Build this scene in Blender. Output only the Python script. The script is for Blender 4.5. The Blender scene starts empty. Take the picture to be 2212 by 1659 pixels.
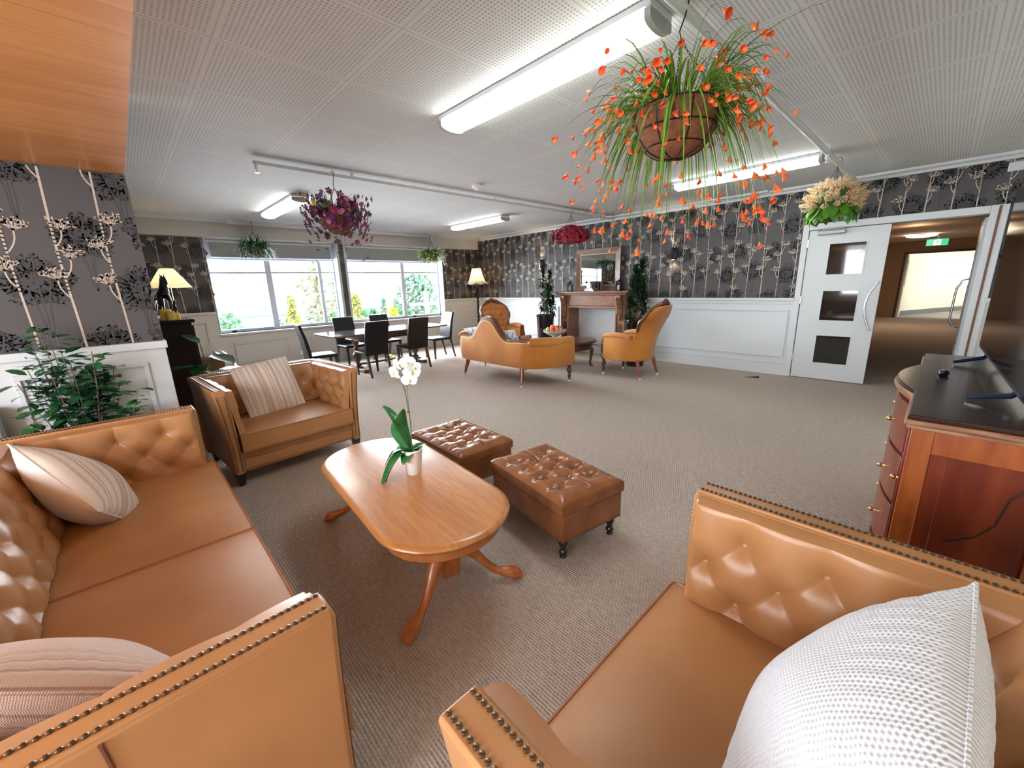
import bpy, bmesh, math, random
from mathutils import Vector, Matrix, noise
C = bpy.context.scene.collection
PI = math.pi; TAU = 2*math.pi
rnd = random.Random(7)

# ------------------------------------------------------------------ camera
F = 869.1
cy_, sy_ = math.cos(.8143), math.sin(.8143)
fh = Vector((-sy_, cy_, 0)); r0 = Vector((cy_, sy_, 0)); up0 = Vector((0, 0, 1))
fw = math.cos(.2404)*fh - math.sin(.2404)*up0
u0 = math.cos(.2404)*up0 + math.sin(.2404)*fh
cr, sr = math.cos(-.0303), math.sin(-.0303)
rr, uu = cr*r0 + sr*u0, -sr*r0 + cr*u0
cam = bpy.data.cameras.new('camera'); cam.sensor_width = 36; cam.lens = 36*F/2212; cam.clip_start = .02; cam.clip_end = 300
co = bpy.data.objects.new('camera', cam); C.objects.link(co)
M = Matrix((rr, uu, -fw)).transposed().to_4x4(); M.translation = (0, 0, 1.42); co.matrix_world = M
S = bpy.context.scene; S.camera = co
S.view_settings.view_transform = 'Standard'; S.view_settings.look = 'None'
S.view_settings.exposure = 0.38; S.view_settings.gamma = 1.0; S.view_settings.use_curve_mapping = False
S.cycles.use_denoising = True
S.cycles.max_bounces = 7; S.cycles.diffuse_bounces = 4; S.cycles.glossy_bounces = 4; S.cycles.transparent_max_bounces = 12
S.cycles.sample_clamp_indirect = 6.0; S.cycles.caustics_reflective = False; S.cycles.caustics_refractive = False
# ------------------------------------------------------------------ world
W = bpy.data.worlds.new('sky'); S.world = W; W.use_nodes = True
wn = W.node_tree.nodes; wl = W.node_tree.links
bg = wn['Background']
tc = wn.new('ShaderNodeTexCoord'); sx = wn.new('ShaderNodeSeparateXYZ'); rp = wn.new('ShaderNodeValToRGB')
wl.new(tc.outputs['Generated'], sx.inputs[0]); wl.new(sx.outputs['Z'], rp.inputs[0]); wl.new(rp.outputs[0], bg.inputs[0])
rp.color_ramp.elements[0].position = 0.0; rp.color_ramp.elements[0].color = (1, 1, 1, 1)
rp.color_ramp.elements[1].position = .9; rp.color_ramp.elements[1].color = (.62, .78, 1, 1)
bg.inputs[1].default_value = 6.0

def area(name, loc, rot, sx_, sy_, energy, col=(1, 1, 1), portal=False, spread=PI):
    l = bpy.data.lights.new(name, 'AREA'); l.shape = 'RECTANGLE'; l.size = sx_; l.size_y = sy_; l.energy = energy; l.color = col
    l.spread = spread
    if portal: l.cycles.is_portal = True
    o = bpy.data.objects.new(name, l); o.location = loc; o.rotation_euler = rot; C.objects.link(o); return o
def point(name, loc, energy, col, size=.03):
    l = bpy.data.lights.new(name, 'POINT'); l.energy = energy; l.color = col; l.shadow_soft_size = size
    o = bpy.data.objects.new(name, l); o.location = loc; C.objects.link(o); return o
def spot(name, loc, rot, energy, col, ang, blend=.15, size=.02):
    l = bpy.data.lights.new(name, 'SPOT'); l.energy = energy; l.color = col; l.spot_size = ang; l.spot_blend = blend; l.shadow_soft_size = size
    o = bpy.data.objects.new(name, l); o.location = loc; o.rotation_euler = rot; C.objects.link(o); return o
# daylight through the west windows, and through the south window behind the camera
area('daylight_west', (-8.98, 3.5, 1.45), (0, -PI/2+.42, 0), 1.3, 4.7, 420, (.86, .93, 1.0), spread=2.0)
area('daylight_south', (-.95, -2.80, 1.5), (PI/2-.35, 0, 0), 2.6, 1.4, 135, (.84, .92, 1.0))
SUN = None

# ------------------------------------------------------------------ mesh helper
class MB:
    def __init__(s): s.v = []; s.f = []; s.mi = []; s.cur = 0
    def add(s, vs, fs):
        b = len(s.v); s.v += [tuple(p) for p in vs]
        for f in fs: s.f.append(tuple(b+i for i in f)); s.mi.append(s.cur)
        return s
    def box(s, x0, x1, y0, y1, z0, z1):
        if x0 > x1: x0, x1 = x1, x0
        if y0 > y1: y0, y1 = y1, y0
        if z0 > z1: z0, z1 = z1, z0
        vs = [(x, y, z) for z in (z0, z1) for y in (y0, y1) for x in (x0, x1)]
        return s.add(vs, [(0, 2, 3, 1), (4, 5, 7, 6), (0, 1, 5, 4), (2, 6, 7, 3), (0, 4, 6, 2), (1, 3, 7, 5)])
    def obox(s, c, ax, ay, az, hx, hy, hz):
        c = Vector(c); ax, ay, az = Vector(ax)*hx, Vector(ay)*hy, Vector(az)*hz
        vs = [c+ax*i+ay*j+az*k for k in (-1, 1) for j in (-1, 1) for i in (-1, 1)]
        return s.add(vs, [(0, 2, 3, 1), (4, 5, 7, 6), (0, 1, 5, 4), (2, 6, 7, 3), (0, 4, 6, 2), (1, 3, 7, 5)])
    def taper(s, c0, c1, a0, b0, a1, b1):
        c0, c1 = Vector(c0), Vector(c1)
        vs = [c0+Vector((i*a0, j*b0, 0)) for j in (-1, 1) for i in (-1, 1)] + [c1+Vector((i*a1, j*b1, 0)) for j in (-1, 1) for i in (-1, 1)]
        return s.add(vs, [(0, 2, 3, 1), (4, 5, 7, 6), (0, 1, 5, 4), (2, 6, 7, 3), (0, 4, 6, 2), (1, 3, 7, 5)])
    def prism(s, poly, t0, t1, axis='y'):
        n = len(poly)
        def P(a, b, t): return {'y': (a, t, b), 'x': (t, a, b), 'z': (a, b, t)}[axis]
        vs = [P(a, b, t0) for a, b in poly]+[P(a, b, t1) for a, b in poly]
        fs = [tuple(range(n))[::-1], tuple(range(n, 2*n))]+[(i, (i+1) % n, n+(i+1) % n, n+i) for i in range(n)]
        return s.add(vs, fs)
    def loft(s, rings, closed=True, cap=True):
        n = len(rings[0]); vs = [p for r in rings for p in r]; fs = []
        m = n if closed else n-1
        for k in range(len(rings)-1):
            for i in range(m):
                j = (i+1) % n; fs.append((k*n+i, k*n+j, (k+1)*n+j, (k+1)*n+i))
        if cap and closed:
            fs.append(tuple(range(n))[::-1]); fs.append(tuple((len(rings)-1)*n+i for i in range(n)))
        return s.add(vs, fs)
    def lathe(s, prof, c=(0, 0, 0), n=24, cap=True, scallop=None):
        rings = []
        for r, z in prof:
            ring = []
            for i in range(n):
                a = TAU*i/n; q = r*(1+(scallop(a, z) if scallop else 0)); ring.append((c[0]+q*math.cos(a), c[1]+q*math.sin(a), c[2]+z))
            rings.append(ring)
        return s.loft(rings, True, cap)
    def tube(s, pts, rad, n=8, twist=None, cap=True):
        pts = [Vector(p) for p in pts]; rings = []; up = Vector((0, 0, 1)); prev = None
        for i, p in enumerate(pts):
            t = (pts[min(i+1, len(pts)-1)]-pts[max(i-1, 0)])
            t = t.normalized() if t.length > 1e-9 else Vector((0, 0, 1))
            if prev is None:
                a = t.cross(up); a = a if a.length > .05 else t.cross(Vector((1, 0, 0))); a.normalize()
            else:
                a = prev-t*prev.dot(t); a.normalize()
            prev = a; b = t.cross(a); r = rad(i/(len(pts)-1)) if callable(rad) else rad
            rings.append([p+(a*math.cos(TAU*k/n)+b*math.sin(TAU*k/n))*r for k in range(n)])
        return s.loft(rings, True, cap)
    def sphere(s, c, r, n=10, m=6, sc=(1, 1, 1)):
        rings = []
        for j in range(1, m):
            th = PI*j/m; rings.append([(c[0]+r*sc[0]*math.sin(th)*math.cos(TAU*i/n), c[1]+r*sc[1]*math.sin(th)*math.sin(TAU*i/n), c[2]-r*sc[2]*math.cos(th)) for i in range(n)])
        b = len(s.v); s.loft(rings, True, False)
        v0 = len(s.v); s.add([(c[0], c[1], c[2]-r*sc[2]), (c[0], c[1], c[2]+r*sc[2])], [])
        e = b+(m-2)*n
        for i in range(n):
            s.f.append((b+(i+1) % n, b+i, v0)); s.f.append((e+i, e+(i+1) % n, v0+1)); s.mi += [s.cur]*2
        return s
    def grid(s, fn, nu, nv):
        vs = [fn(i/nu, j/nv) for j in range(nv+1) for i in range(nu+1)]
        fs = [(j*(nu+1)+i, j*(nu+1)+i+1, (j+1)*(nu+1)+i+1, (j+1)*(nu+1)+i) for j in range(nv) for i in range(nu)]
        return s.add(vs, fs)
    def xf(s, mat):
        s.v = [tuple(mat @ Vector(p)) for p in s.v]; return s
    def mesh(s, name, mats, smooth=True):
        me = bpy.data.meshes.new(name); me.from_pydata(s.v, [], s.f)
        for m in (mats if isinstance(mats, (list, tuple)) else [mats]): me.materials.append(m)
        me.polygons.foreach_set('material_index', s.mi)
        if smooth:
            me.polygons.foreach_set('use_smooth', [True]*len(me.polygons))
            me.set_sharp_from_angle(angle=math.radians(38))
        me.update(); return me
    def build(s, name, mats, parent=None, bevel=0, seg=2, subsurf=0, smooth=True, loc=None, rot=None, fix=True):
        me = s.mesh(name, mats, smooth)
        if fix:
            bm = bmesh.new(); bm.from_mesh(me); bmesh.ops.recalc_face_normals(bm, faces=bm.faces); bm.to_mesh(me); bm.free()
        o = bpy.data.objects.new(name, me); C.objects.link(o)
        if parent: o.parent = parent
        if loc: o.location = loc
        if rot: o.rotation_euler = rot
        if bevel:
            m = o.modifiers.new('b', 'BEVEL'); m.width = bevel; m.segments = seg; m.limit_method = 'ANGLE'; m.angle_limit = math.radians(35)
        if subsurf:
            m = o.modifiers.new('s', 'SUBSURF'); m.levels = subsurf; m.render_levels = subsurf
        return o

def empty(name, label, cat, loc=(0, 0, 0), rz=0, group=None, rot=None):
    o = bpy.data.objects.new(name, None); C.objects.link(o); o.location = loc; o.rotation_euler = rot or (0, 0, rz)
    o.empty_display_size = .1
    return tag(o, label, cat, group)
def tag(o, label, cat, group=None):
    o['label'] = label; o['category'] = cat
    if group: o['group'] = group
    return o
def struct(o):
    o['kind'] = 'structure'; return o
def inst(name, me, parent, mat4):
    o = bpy.data.objects.new(name, me); C.objects.link(o); o.parent = parent; o.matrix_local = mat4; return o
def many(name, mb, mats, parent, mats4, limit=100, key=None):
    """up to LIMIT single parts sharing one mesh, the rest as one stuff part"""
    me = mb.mesh(name, mats)
    if key: mats4 = sorted(mats4, key=key)
    for m in mats4[:limit]: inst(name, me, parent, m)
    rest = mats4[limit:]
    if rest:
        r = MB()
        for m in rest:
            b = len(r.v); r.v += [tuple(m @ Vector(p)) for p in mb.v]
            r.f += [tuple(b+i for i in f) for f in mb.f]; r.mi += mb.mi
        o = r.build(name, mats, parent, fix=False); o['kind'] = 'stuff'
def copy_tree(o, parent=None, loc=None, rz=None, label=None):
    c = o.copy(); C.objects.link(c)
    if parent: c.parent = parent; c.matrix_parent_inverse = o.matrix_parent_inverse.copy()
    for ch in list(o.children): copy_tree(ch, c)
    if loc: c.location = loc
    if rz is not None: c.rotation_euler = (0, 0, rz)
    if label: c['label'] = label
    return c
def basis(x, y, z, loc):
    m = Matrix((Vector(x), Vector(y), Vector(z))).transposed().to_4x4(); m.translation = loc; return m
def zto(d, loc, s=1, roll=0):
    q = Vector(d).normalized().to_track_quat('Z', 'Y'); m = q.to_matrix().to_4x4() @ Matrix.Rotation(roll, 4, 'Z') @ Matrix.Scale(s, 4); m.translation = loc; return m

# ------------------------------------------------------------------ materials
def mat(name, col, rough=.6, metal=0, spec=.5, coat=0, coat_r=.1, emit=None, es=0, alpha=1, sheen=0, trans=0,
        n=None, bump=None, sss=0):
    """n = (scale, color2, detail, stretch xyz, lo, hi); bump = (scale, strength, stretch)"""
    m = bpy.data.materials.new(name); m.use_nodes = True; nt = m.node_tree; b = nt.nodes['Principled BSDF']; L = nt.links
    b.inputs['Base Color'].default_value = (*col, 1); b.inputs['Roughness'].default_value = rough; b.inputs['Metallic'].default_value = metal
    b.inputs['Specular IOR Level'].default_value = spec; b.inputs['Coat Weight'].default_value = coat; b.inputs['Coat Roughness'].default_value = coat_r
    b.inputs['Sheen Weight'].default_value = sheen; b.inputs['Transmission Weight'].default_value = trans; b.inputs['Alpha'].default_value = alpha
    if emit: b.inputs['Emission Color'].default_value = (*emit, 1); b.inputs['Emission Strength'].default_value = es
    if n or bump: t = nt.nodes.new('ShaderNodeTexCoord')
    if n:
        mp = nt.nodes.new('ShaderNodeMapping'); mp.inputs['Scale'].default_value = n[3] if len(n) > 3 else (1, 1, 1)
        nz = nt.nodes.new('ShaderNodeTexNoise'); nz.inputs['Scale'].default_value = n[0]; nz.inputs['Detail'].default_value = n[2] if len(n) > 2 else 4
        cr_ = nt.nodes.new('ShaderNodeValToRGB'); cr_.color_ramp.elements[0].color = (*col, 1); cr_.color_ramp.elements[1].color = (*n[1], 1)
        cr_.color_ramp.elements[0].position = n[4] if len(n) > 4 else .35; cr_.color_ramp.elements[1].position = n[5] if len(n) > 5 else .65
        L.new(t.outputs['Object'], mp.inputs[0]); L.new(mp.outputs[0], nz.inputs[0]); L.new(nz.outputs[0], cr_.inputs[0]); L.new(cr_.outputs[0], b.inputs['Base Color'])
    if bump:
        mp = nt.nodes.new('ShaderNodeMapping'); mp.inputs['Scale'].default_value = bump[2] if len(bump) > 2 else (1, 1, 1)
        nz = nt.nodes.new('ShaderNodeTexNoise'); nz.inputs['Scale'].default_value = bump[0]; nz.inputs['Detail'].default_value = 4
        bp_ = nt.nodes.new('ShaderNodeBump'); bp_.inputs['Strength'].default_value = bump[1]; bp_.inputs['Distance'].default_value = .01
        L.new(t.outputs['Object'], mp.inputs[0]); L.new(mp.outputs[0], nz.inputs[0]); L.new(nz.outputs[0], bp_.inputs['Height']); L.new(bp_.outputs[0], b.inputs['Normal'])
    return m
class NT:
    """small helper to write math node chains"""
    def __init__(s, m): s.nt = m.node_tree; s.L = s.nt.links
    def m(s, op, a, b=None, c=None):
        nd = s.nt.nodes.new('ShaderNodeMath'); nd.operation = op
        for i, v in enumerate((a, b, c)):
            if v is None: continue
            if isinstance(v, (int, float)): nd.inputs[i].default_value = v
            else: s.L.new(v, nd.inputs[i])
        return nd.outputs[0]
    def mix(s, f, a, b):
        nd = s.nt.nodes.new('ShaderNodeMix'); nd.data_type = 'RGBA'
        for k, v in ((0, f), (6, a), (7, b)):
            if isinstance(v, (int, float)): nd.inputs[k].default_value = v
            elif isinstance(v, tuple): nd.inputs[k].default_value = (*v, 1)
            else: s.L.new(v, nd.inputs[k])
        return nd.outputs[2]
    def xyz(s, kind='Object'):
        t = s.nt.nodes.new('ShaderNodeTexCoord'); x = s.nt.nodes.new('ShaderNodeSeparateXYZ'); s.L.new(t.outputs[kind], x.inputs[0]); s.tc = t
        return x.outputs
    def noise(s, scale, detail=3, stretch=(1, 1, 1), kind='Object'):
        t = s.nt.nodes.new('ShaderNodeTexCoord'); mp = s.nt.nodes.new('ShaderNodeMapping'); mp.inputs['Scale'].default_value = stretch
        nz = s.nt.nodes.new('ShaderNodeTexNoise'); nz.inputs['Scale'].default_value = scale; nz.inputs['Detail'].default_value = detail
        s.L.new(t.outputs[kind], mp.inputs[0]); s.L.new(mp.outputs[0], nz.inputs[0]); return nz.outputs[0]
    def bump(s, h, strength, dist, target):
        b = s.nt.nodes.new('ShaderNodeBump'); b.inputs['Strength'].default_value = strength; b.inputs['Distance'].default_value = dist
        s.L.new(h, b.inputs['Height']); s.L.new(b.outputs[0], target)

white = mat('white_paint', (.60, .625, .65), .45, bump=(30, .02))
wallwhite = mat('white_wainscot', (.74, .76, .79), .4)
cream = mat('cream_paint', (.70, .66, .55), .7)
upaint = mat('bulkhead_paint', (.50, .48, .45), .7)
leather = mat('tan_leather', (.37, .175, .068), .36, spec=.45, n=(3.0, (.45, .22, .09), 3), bump=(420, .04))
brownleather = mat('brown_leather', (.19, .062, .019), .24, spec=.5, coat=.25, coat_r=.2, n=(6, (.28, .10, .03), 3), bump=(300, .06))
seam = mat('seam_thread', (.16, .06, .025), .7)
brass = mat('antique_nail', (.14, .10, .065), .32, metal=.9)
blackwood = mat('black_lacquer', (.008, .008, .009), .18, coat=.5)
blackleather = mat('black_leather', (.008, .009, .012), .45, spec=.3, bump=(200, .05))
oak = mat('honey_oak', (.50, .20, .055), .28, coat=.4, coat_r=.18, n=(3.2, (.60, .27, .085), 6, (1, 14, 6)))
oakdark = mat('oak_base', (.40, .125, .03), .3, coat=.3, n=(4, (.5, .18, .05), 5, (6, 6, 1)))
mahog = mat('red_mahogany', (.11, .014, .006), .3, coat=.3, n=(3, (.20, .035, .010), 5, (4, 4, .7)))
mahogtop = mat('dark_polished_top', (.022, .009, .007), .22, spec=.25, coat=.12, n=(3, (.035, .015, .010), 5, (1, 12, 1)))
mahogedge = mat('worn_edge', (.19, .075, .035), .4, n=(10, (.34, .17, .09), 4, (1, 1, 6)))
darkwood = mat('dark_walnut', (.075, .026, .014), .3, coat=.3, n=(6, (.12, .045, .022), 4, (1, 1, 5)))
vdark = mat('dark_espresso', (.010, .004, .004), .5, spec=.2)
mantelwood = mat('mantel_rimu', (.20, .085, .045), .36, coat=.3, n=(5, (.30, .14, .08), 4, (1, 5, 5)))
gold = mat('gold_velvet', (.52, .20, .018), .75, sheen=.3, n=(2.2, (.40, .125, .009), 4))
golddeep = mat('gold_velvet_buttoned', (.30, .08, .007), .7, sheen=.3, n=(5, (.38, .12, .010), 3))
pipingm = mat('cream_piping', (.75, .48, .2), .6)
iron = mat('black_iron', (.012, .012, .012), .45, metal=.5)
steel = mat('brushed_steel', (.62, .63, .65), .3, metal=.95)
chrome = mat('aluminium_pane_frame', (.66, .72, .82), .45)
porc = mat('porcelain_white', (.85, .85, .85), .2, coat=.4)
brassb = mat('bright_brass', (.75, .52, .2), .25, metal=1)
glossblack = mat('gloss_black_ceramic', (.006, .006, .008), .08, coat=.6)
coir = mat('coir_liner', (.17, .06, .025), .9, n=(40, (.26, .10, .045), 4), bump=(120, .5))
soil = mat('bark_soil', (.02, .012, .008), .9, n=(60, (.08, .05, .03), 3), bump=(60, .8))
def leafm(name, a, b, rough=.35): 
    m = mat(name, a, rough, spec=.45, n=(9, b, 2)); return m
leafA = leafm('grass_leaf', (.05, .14, .02), (.22, .34, .03))
leafB = leafm('glossy_dark_leaf', (.012, .07, .022), (.03, .13, .04), .22)
leafC = leafm('dracaena_leaf', (.006, .022, .008), (.012, .045, .015))
leafD = leafm('orchid_leaf', (.02, .13, .03), (.035, .19, .05), .25)
leafE = leafm('lime_leaf', (.12, .26, .02), (.2, .38, .04))
leafF = leafm('mid_leaf', (.03, .10, .03), (.07, .17, .05))
stemm = mat('green_stem', (.09, .14, .04), .5)
barkm = mat('brown_stem', (.16, .12, .09), .8)
orange = mat('orange_petal', (.78, .07, .015), .5, n=(16, (.85, .22, .04), 2))
magenta = mat('magenta_petal', (.15, .005, .035), .55, n=(7, (.08, .006, .07), 2, (1, 1, 1), .4, .6))
pink = mat('pink_petal', (.36, .08, .13), .55)
purple = mat('purple_petal', (.07, .008, .12), .55)
redp = mat('crimson_petal', (.40, .015, .035), .6, n=(20, (.24, .012, .04), 2))
creamp = mat('cream_petal', (.72, .55, .28), .6, n=(18, (.60, .36, .24), 2))
redhot = mat('red_petal', (.7, .02, .02), .5)
yellowp = mat('yellow_petal', (.6, .4, .03), .5)
whitep = mat('white_petal', (.86, .87, .86), .5, spec=.3)
whitebud = mat('whitish_bud', (.75, .78, .7), .5)
limebud = mat('lime_bud', (.6, .68, .3), .5)
lampw = mat('batten_diffuser', (1, 1, 1), .5, emit=(.95, 1, .95), es=15)
darkglass = mat('dark_glass', (.01, .011, .012), .04, spec=.8)
tvm = mat('tv_screen', (.003, .003, .004), .08, spec=.12)
tvframe = mat('tv_bezel', (.015, .025, .05), .25, coat=.4)
mirrorm = mat('mirror_glass', (.9, .9, .9), .02, metal=1)
potwhite = mat('white_plastic_pot', (.83, .84, .84), .3)
blindm = mat('grey_blind', (.30, .32, .315), .8)
shadem = None
glass = bpy.data.materials.new('window_glass'); glass.use_nodes = True
_n = glass.node_tree; _n.nodes.clear(); _o = _n.nodes.new('ShaderNodeOutputMaterial'); _t = _n.nodes.new('ShaderNodeBsdfTransparent'); _g = _n.nodes.new('ShaderNodeBsdfGlossy'); _m = _n.nodes.new('ShaderNodeMixShader')
_m.inputs[0].default_value = .06; _g.inputs['Roughness'].default_value = .02
_n.links.new(_t.outputs[0], _m.inputs[1]); _n.links.new(_g.outputs[0], _m.inputs[2]); _n.links.new(_m.outputs[0], _o.inputs[0])

def translucent(name, col, emit=None, es=0, f=.5):
    m = mat(name, col, .8, emit=emit, es=es); nt = m.node_tree; b = nt.nodes['Principled BSDF']; out = nt.nodes['Material Output']
    t = nt.nodes.new('ShaderNodeBsdfTranslucent'); t.inputs[0].default_value = (*col, 1); x = nt.nodes.new('ShaderNodeMixShader'); x.inputs[0].default_value = f
    nt.links.new(b.outputs[0], x.inputs[1]); nt.links.new(t.outputs[0], x.inputs[2]); nt.links.new(x.outputs[0], out.inputs[0]); return m
shadem = translucent('cream_lampshade', (.9, .84, .68))
petalT = translucent('orchid_petal', (.92, .93, .92), f=.35)

# carpet
carpet = mat('loop_carpet', (.2, .16, .14), .95, spec=.1); k = NT(carpet); X, Y, Z = k.xyz()
row = k.m('SINE', k.m('MULTIPLY', Y, TAU/.0125)); 
ph = k.m('MULTIPLY', k.m('FLOOR', k.m('DIVIDE', Y, .0125)), 2.4)
stitch = k.m('SINE', k.m('ADD', k.m('MULTIPLY', X, TAU/.016), ph))
fine = k.noise(260, 2); big = k.noise(1.1, 3); mid = k.noise(26, 3, (1, 3.5, 1))
h = k.m('ADD', k.m('MULTIPLY', row, .5), k.m('MULTIPLY', stitch, .35))
v = k.m('ADD', k.m('MULTIPLY', h, .22), k.m('MULTIPLY', fine, .7)); v = k.m('ADD', v, .12)
v = k.m('ADD', v, k.m('MULTIPLY', k.m('SUBTRACT', mid, .5), .7))
cc = k.mix(v, (.19, .145, .118), (.70, .60, .53))
cc = k.mix(k.m('MULTIPLY', k.m('SUBTRACT', big, .42), 1.2), cc, (.42, .345, .29))
bb = carpet.node_tree.nodes['Principled BSDF']; k.L.new(cc, bb.inputs['Base Color']); k.bump(k.m('ADD', h, fine), .6, .004, bb.inputs['Normal'])
# perforated ceiling board, 0.645 m tiles
ceil = mat('perforated_ceiling', (.5, .5, .5), .8, spec=.2); k = NT(ceil); X, Y, Z = k.xyz()
T = .645; P_ = T/31
def cell(a, off): return k.m('ABSOLUTE', k.m('SUBTRACT', k.m('FRACT', k.m('DIVIDE', k.m('ADD', a, off), P_)), .5))
tx = k.m('FRACT', k.m('DIVIDE', k.m('ADD', X, 20*T-.0), T)); ty = k.m('FRACT', k.m('DIVIDE', k.m('ADD', Y, 20*T-1.19), T))
cx_, cy2 = cell(X, 20*T), cell(Y, 20*T-1.19)
d = k.m('SQRT', k.m('ADD', k.m('POWER', cx_, 2), k.m('POWER', cy2, 2)))
dot = k.m('LESS_THAN', d, .29)
ex = k.m('ABSOLUTE', k.m('SUBTRACT', tx, .5)); ey = k.m('ABSOLUTE', k.m('SUBTRACT', ty, .5)); em = k.m('MAXIMUM', ex, ey)
dot = k.m('MULTIPLY', dot, k.m('LESS_THAN', em, .468))
seamf = k.m('GREATER_THAN', em, .494)
base = k.mix(k.m('MULTIPLY', k.noise(1.3, 3), .6), (.68, .68, .68), (.62, .62, .625))
cc = k.mix(k.m('MULTIPLY', dot, .5), base, (.13, .13, .13)); cc = k.mix(k.m('MULTIPLY', seamf, .5), cc, (.36, .35, .34))
bb = ceil.node_tree.nodes['Principled BSDF']; k.L.new(cc, bb.inputs['Base Color'])
# timber boards of the soffit: grain and board joints along Y
soffitm = mat('pine_soffit', (.6, .26, .08), .4, coat=.15); k = NT(soffitm); X, Y, Z = k.xyz()
g = k.noise(5.5, 7, (5, .35, 1)); g2 = k.noise(2, 2, (3, .3, 1))
cc = k.mix(g, (.43, .145, .033), (.68, .31, .085)); cc = k.mix(k.m('MULTIPLY', k.m('GREATER_THAN', g2, .53), .35), cc, (.42, .13, .03))
jt = k.m('LESS_THAN', k.m('FRACT', k.m('DIVIDE', k.m('ADD', X, 10), .14)), .03); cc = k.mix(k.m('MULTIPLY', jt, .55), cc, (.16, .04, .01))
bb = soffitm.node_tree.nodes['Principled BSDF']; k.L.new(cc, bb.inputs['Base Color'])
# wallpaper colours
paper = mat('wallpaper_ground', (.078, .071, .074), .55, spec=.25, n=(.8, (.094, .087, .090), 2))
pdark = mat('wallpaper_dark_leaf', (.016, .016, .018), .55)
pshade = mat('wallpaper_soft_leaf', (.040, .038, .041), .55)
pmid = mat('wallpaper_grey_trunk', (.045, .043, .047), .55)
plight = mat('wallpaper_beige_tree', (.50, .41, .34), .45, spec=.6)

k = NT(oak); X, Y, Z = k.xyz(); bb = oak.node_tree.nodes['Principled BSDF']; old = bb.inputs['Base Color'].links[0].from_socket
pl = k.m('FLOOR', k.m('DIVIDE', k.m('ADD', Y, 1), .118)); tone = k.m('FRACT', k.m('MULTIPLY', k.m('SINE', k.m('MULTIPLY', pl, 12.9)), 43.7))
ring = k.m('SINE', k.m('MULTIPLY', k.noise(1.6, 3, (1, 5, 1)), 60)); cc = k.mix(k.m('MULTIPLY', tone, .5), old, (.36, .12, .028)); cc = k.mix(k.m('MULTIPLY', k.m('GREATER_THAN', ring, .6), .16), cc, (.25, .07, .015))
k.L.new(cc, bb.inputs['Base Color'])
# =================================================================== ROOM SHELL
H = 2.60; YF = 6.95; XW = -8.55; XL = -3.59; YL = .168; ZD = 1.13; XE = .45; YS = -2.6
fl = MB().box(-9.0, 1.6, -2.9, 27, -.06, 0).build('floor', carpet); struct(fl)
ce = MB().box(XW-.3, XE+.15, YS-.1, YF+.0, H, H+.1).build('ceiling', ceil); struct(ce)
sf = MB().box(XL, XE, YS, YL, 2.15, H).build('ceiling_soffit', soffitm); struct(sf)

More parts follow.
